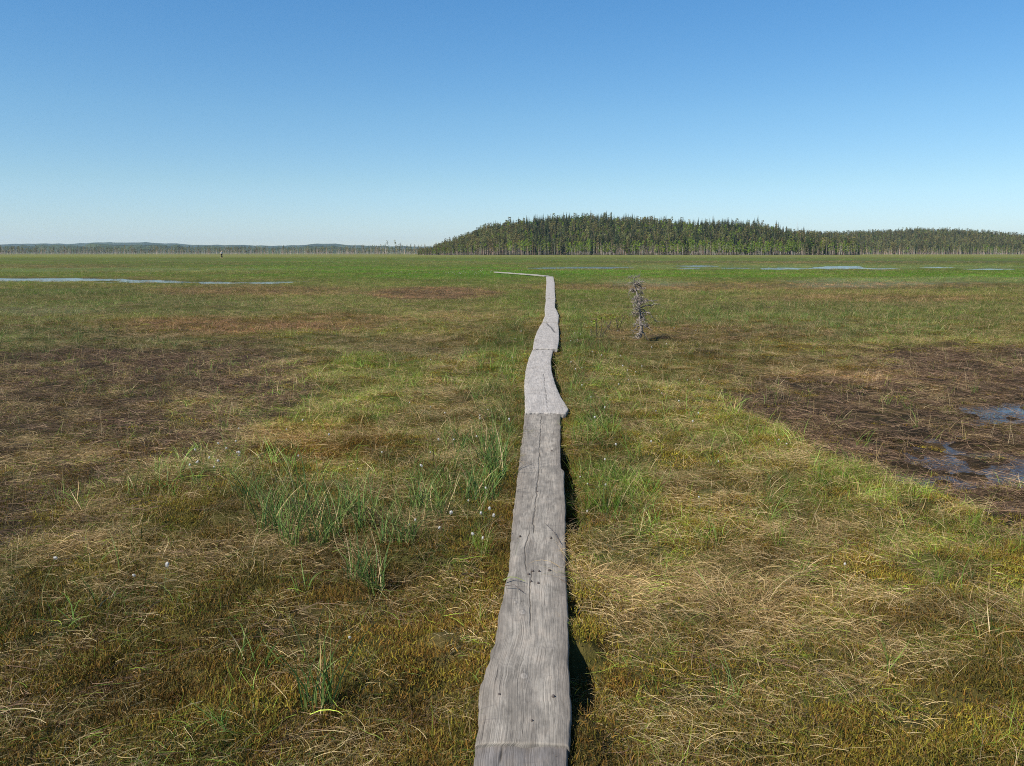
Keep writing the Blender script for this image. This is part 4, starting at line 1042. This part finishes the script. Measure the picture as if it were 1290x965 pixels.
TLAB = {'spruce_tree': ('dark narrow spruce standing in the front of the forest on the far low hill', 'spruce', 'spruces at the front of the far forest'),
        'pine_tree': ('grey-green pine with bare lower trunk in the front of the far hill forest', 'pine', 'pines at the front of the far forest'),
        'birch_tree': ('bright yellow-green birch at the front of the far hill forest', 'birch', 'birches at the front of the far forest'),
        'bog_pine': ('stunted sparse pine with pale trunk at the far edge of the bog', 'bog pine', 'stunted pines along the bog edge'),
        'dead_snag': ('bare pale dead trunk standing at the far edge of the bog', 'dead trunk', 'dead trunks along the bog edge')}
LIM = {'spruce_tree': 170, 'pine_tree': 200, 'birch_tree': 150, 'bog_pine': 240, 'dead_snag': 240}
order = sorted(TREES, key=lambda t: t[3] / t[5]); cnt = {}; rest = []
for t in order:
    kind, v, x, y, z, s, rz = t
    px = CX + F * x / y
    if -15 < px < 1305 and cnt.get(kind, 0) < LIM[kind] and not (kind in ('spruce_tree', 'pine_tree', 'birch_tree') and y > 700):
        cnt[kind] = cnt.get(kind, 0) + 1
        tr, cr, h = KINDS[kind, v]
        lab, cat, grp = TLAB[kind]
        if cr is None:
            o = link(kind, tr, None, (x, y, z)); o.rotation_euler = (0, 0, rz); tag(o, lab, cat, grp); o.scale = (s, s, s)
        else:
            o = empty(kind, (x, y, z), rz, lab, cat, grp); o.scale = (s, s, s)
            link('trunk', tr, o); link('crown', cr, o)
    else: rest.append(t)
print('TREES', len(TREES), cnt, len(rest))
def joined(tr, cr, name):
    vs = np.array([v.co for v in tr.vertices]); fs = [tuple(p.vertices) for p in tr.polygons]; mi = [0] * len(fs); mats = [tr.materials[0]]
    if cr is not None:
        n = len(vs); vs = np.vstack([vs, np.array([v.co for v in cr.vertices])]); f2 = [tuple(i + n for i in p.vertices) for p in cr.polygons]; fs += f2; mi += [1] * len(f2); mats.append(cr.materials[0])
    return mesh_np(name, vs, fs, mats, midx=mi)
keys = sorted(KINDS); src_tree = source('forest_tree', [joined(KINDS[k][0], KINDS[k][1], 'forest_tree') for k in keys])
kidx = {k: i for i, k in enumerate(keys)}
gn_scatter('forest', src_tree, [(t[2], t[3], t[4]) for t in rest], [(0, 0, t[6]) for t in rest], [(t[5],) * 3 for t in rest], [kidx[t[0], t[1]] for t in rest], np.ones((len(rest), 3)), np.ones(len(rest)), 'dense conifer forest covering the far hill and the horizon', 'forest')

# ------------------------------------------------------------------ far blue hills
SKY_F = [(-900, 311), (-400, 309), (-100, 309.5), (0, 308), (30, 307.2), (60, 306.8), (100, 307.3), (125, 305.6), (136, 305), (150, 306), (190, 305.6), (225, 307), (240, 308.3), (300, 309), (345, 309.8), (375, 309.3), (400, 307.6), (425, 307.4), (440, 309.2), (480, 310), (560, 311), (800, 309), (1200, 309), (1700, 308), (2300, 309)]
m_far = plain('far_forest_hillside', (.040, .052, .022), .95, .05, .5, .012)
def ridge(Y0, dz, seed, depth=900):
    nx = 420; vs = []; fs = []
    for i in range(nx + 1):
        px = -900 + 3200 * i / nx
        s = np.interp(px, [p for p, _ in SKY_F], [q for _, q in SKY_F]) + dz
        x = at_px(px, Y0); top = max((HZ - s) * Y0 / F + CAMH, 2) + 14 * (float(fbm(px / 6, 1.5, 3, seed)) - .5)
        for q, (dy, k) in enumerate(((-depth, -.03), (-depth * .7, .35), (-depth * .35, .78), (0, 1.0), (depth * .5, .6), (depth, -.03))):
            vs.append((x * (1 + dy / Y0), Y0 + dy + 120 * (float(fbm(px / 40, q * 1.7, 2, seed)) - .5), top * k + (4 * (float(fbm(px / 5, q, 2, seed + 3)) - .5) if 0 < k < 1 else 0)))
    for i in range(nx):
        for q in range(5): fs.append((i * 6 + q, i * 6 + 6 + q, i * 6 + 7 + q, i * 6 + 1 + q))
    tag(link('hills', mesh_np('hills', vs, fs, [m_far], None, False)), None, None, None, 'structure')
ridge(5200, 0, 5); ridge(2600, 2.6, 9, 500)

# ------------------------------------------------------------------ walker on the far boardwalk
import bmesh
def person(px, Y):
    x = at_px(px, Y); zb = .33
    rt_ = empty('person', (x, Y, zb), 0, 'tiny distant person in a white top and dark trousers walking on the far bog', 'person')
    def skin(name, J, E, R, mat):
        me = bpy.data.meshes.new(name); me.from_pydata(J, E, []); o = link(name, me, rt_)
        md = o.modifiers.new('skin', 'SKIN'); md.use_smooth_shade = True
        for v, r in zip(me.skin_vertices[0].data, R): v.radius = (r, r)
        me.skin_vertices[0].data[0].use_root = True
        o.modifiers.new('sub', 'SUBSURF').levels = 2; o.modifiers['sub'].render_levels = 2
        me.materials.append(mat); return o
    m_skin = plain('skin', (.45, .28, .20), .6, .3, .05); m_shirt = plain('white_cloth', (.72, .70, .68), .9, .1, .08); m_trs = plain('dark_cloth', (.025, .022, .024), .9, .1, .2); m_hair = plain('brown_hair', (.06, .04, .025), .8, .2, .2)
    # walking to the right, legs apart
    J = [(0, 0, .95), (.02, 0, 1.15), (.03, 0, 1.36), (.04, 0, 1.50), (.06, 0, 1.60), (.06, 0, 1.72),
         (.03, -.20, 1.42), (-.10, -.25, 1.16), (-.02, -.24, .92), (.03, .20, 1.42), (.14, .25, 1.17), (.30, .23, .98),
         (.0, -.10, .92), (.14, -.10, .50), (.10, -.10, .09), (.26, -.10, .04), (.0, .10, .92), (-.06, .10, .50), (-.30, .10, .12), (-.18, .10, .04)]
    E = [(0, 1), (1, 2), (2, 3), (3, 4), (4, 5), (2, 6), (6, 7), (7, 8), (2, 9), (9, 10), (10, 11), (0, 12), (12, 13), (13, 14), (14, 15), (0, 16), (16, 17), (17, 18), (18, 19)]
    R = [.13, .12, .14, .06, .09, .085, .065, .045, .04, .065, .045, .04, .09, .062, .045, .035, .09, .062, .045, .035]
    skin('body', J, E, R, m_skin)
    s = 1.14
    skin('shirt', [(0, 0, .98), (.02, 0, 1.15), (.03, 0, 1.37), (.035, 0, 1.45), (.03, -.20, 1.42), (-.07, -.24, 1.22), (.03, .20, 1.42), (.11, .24, 1.23)], [(0, 1), (1, 2), (2, 3), (2, 4), (4, 5), (2, 6), (6, 7)], [.155, .145, .165, .085, .085, .07, .085, .07], m_shirt)
    skin('trousers', [(0, 0, .98), (.0, -.10, .90), (.14, -.10, .50), (.12, -.10, .22), (.0, .10, .90), (-.06, .10, .50), (-.22, .10, .25)], [(0, 1), (1, 2), (2, 3), (0, 4), (4, 5), (5, 6)], [.15, .115, .085, .07, .115, .085, .07], m_trs)
    skin('hair', [(.04, 0, 1.68), (.05, 0, 1.76)], [(0, 1)], [.10, .08], m_hair)
person(283.5, 185)

# ------------------------------------------------------------------ air
m_air, nt, out = newmat('air')
pv = N(nt, 'ShaderNodeVolumePrincipled'); pv.inputs['Color'].default_value = (.55, .77, 1.0, 1); pv.inputs['Density'].default_value = 0.00006; pv.inputs['Anisotropy'].default_value = .2
nt.links.new(pv.outputs[0], out.inputs['Volume'])
bm = bmesh.new(); bmesh.ops.create_cube(bm, size=1.0)
for v in bm.verts: v.co = Vector((v.co.x * 13000, v.co.y * 13000 + 2000, -3 if v.co.z < 0 else 150))
mh = bpy.data.meshes.new('haze'); bm.to_mesh(mh); bm.free(); mh.materials.append(m_air)
tag(link('haze', mh), 'thin blue air over the bog and hills', 'haze', kind='stuff')

# ------------------------------------------------------------------ light
EL_, AZ_ = math.radians(47), math.radians(-128)      # azimuth from straight ahead (+Y), clockwise; negative = left, past 90 = behind
sv = Vector((math.sin(AZ_) * math.cos(EL_), math.cos(AZ_) * math.cos(EL_), math.sin(EL_)))
sd = bpy.data.lights.new('sun', 'SUN'); so = bpy.data.objects.new('sun', sd); COL.objects.link(so)
sd.energy = 5.0; sd.angle = math.radians(.53); sd.color = (1.0, .94, .84)
so.rotation_euler = (-sv).to_track_quat('-Z', 'Y').to_euler(); so.location = sv * 60
w = bpy.data.worlds.new('World'); scene.world = w; w.use_nodes = True
nt = w.node_tree; nt.nodes.clear()
wo = nt.nodes.new('ShaderNodeOutputWorld'); bg = nt.nodes.new('ShaderNodeBackground'); sk = nt.nodes.new('ShaderNodeTexSky')
sk.sky_type = 'NISHITA'; sk.sun_disc = False; sk.sun_elevation = EL_; sk.sun_rotation = AZ_; sk.air_density = 1.0; sk.dust_density = .0; sk.ozone_density = 1.6; sk.altitude = 100
bg.inputs[1].default_value = .072
hs = nt.nodes.new('ShaderNodeHueSaturation'); hs.inputs['Saturation'].default_value = 1.30
mt = nt.nodes.new('ShaderNodeMix'); mt.data_type = 'RGBA'; mt.blend_type = 'MULTIPLY'; mt.inputs[0].default_value = 1.0; mt.inputs[7].default_value = (.90, 1.10, 1.18, 1)
nt.links.new(sk.outputs[0], hs.inputs['Color']); nt.links.new(hs.outputs[0], mt.inputs[6]); 
wtc = nt.nodes.new('ShaderNodeTexCoord'); wsx = nt.nodes.new('ShaderNodeSeparateXYZ'); nt.links.new(wtc.outputs['Generated'], wsx.inputs[0])
wr = ramp(nt, wsx.outputs[2], [(0.0, (.75, .73, .98)), (.023, (.76, .74, .96)), (.08, (.85, .80, .85)), (.155, (.95, .89, .88)), (.292, (.94, .95, .96)), (.45, (1, 1, 1))])
wm = mixc(nt, 1.0, mt.outputs[2], wr, 'MULTIPLY')
nt.links.new(wm, bg.inputs[0]); nt.links.new(bg.outputs[0], wo.inputs[0])
vs_ = scene.view_settings; vs_.view_transform = 'Standard'; vs_.look = 'None'; vs_.exposure = 0.75; vs_.gamma = 1.0; vs_.use_curve_mapping = False
scene.cycles.filter_width = 1.0; scene.cycles.max_bounces = 6; scene.cycles.volume_bounces = 0; scene.cycles.use_denoising = DENOISE
scene.cycles.transparent_max_bounces = 8
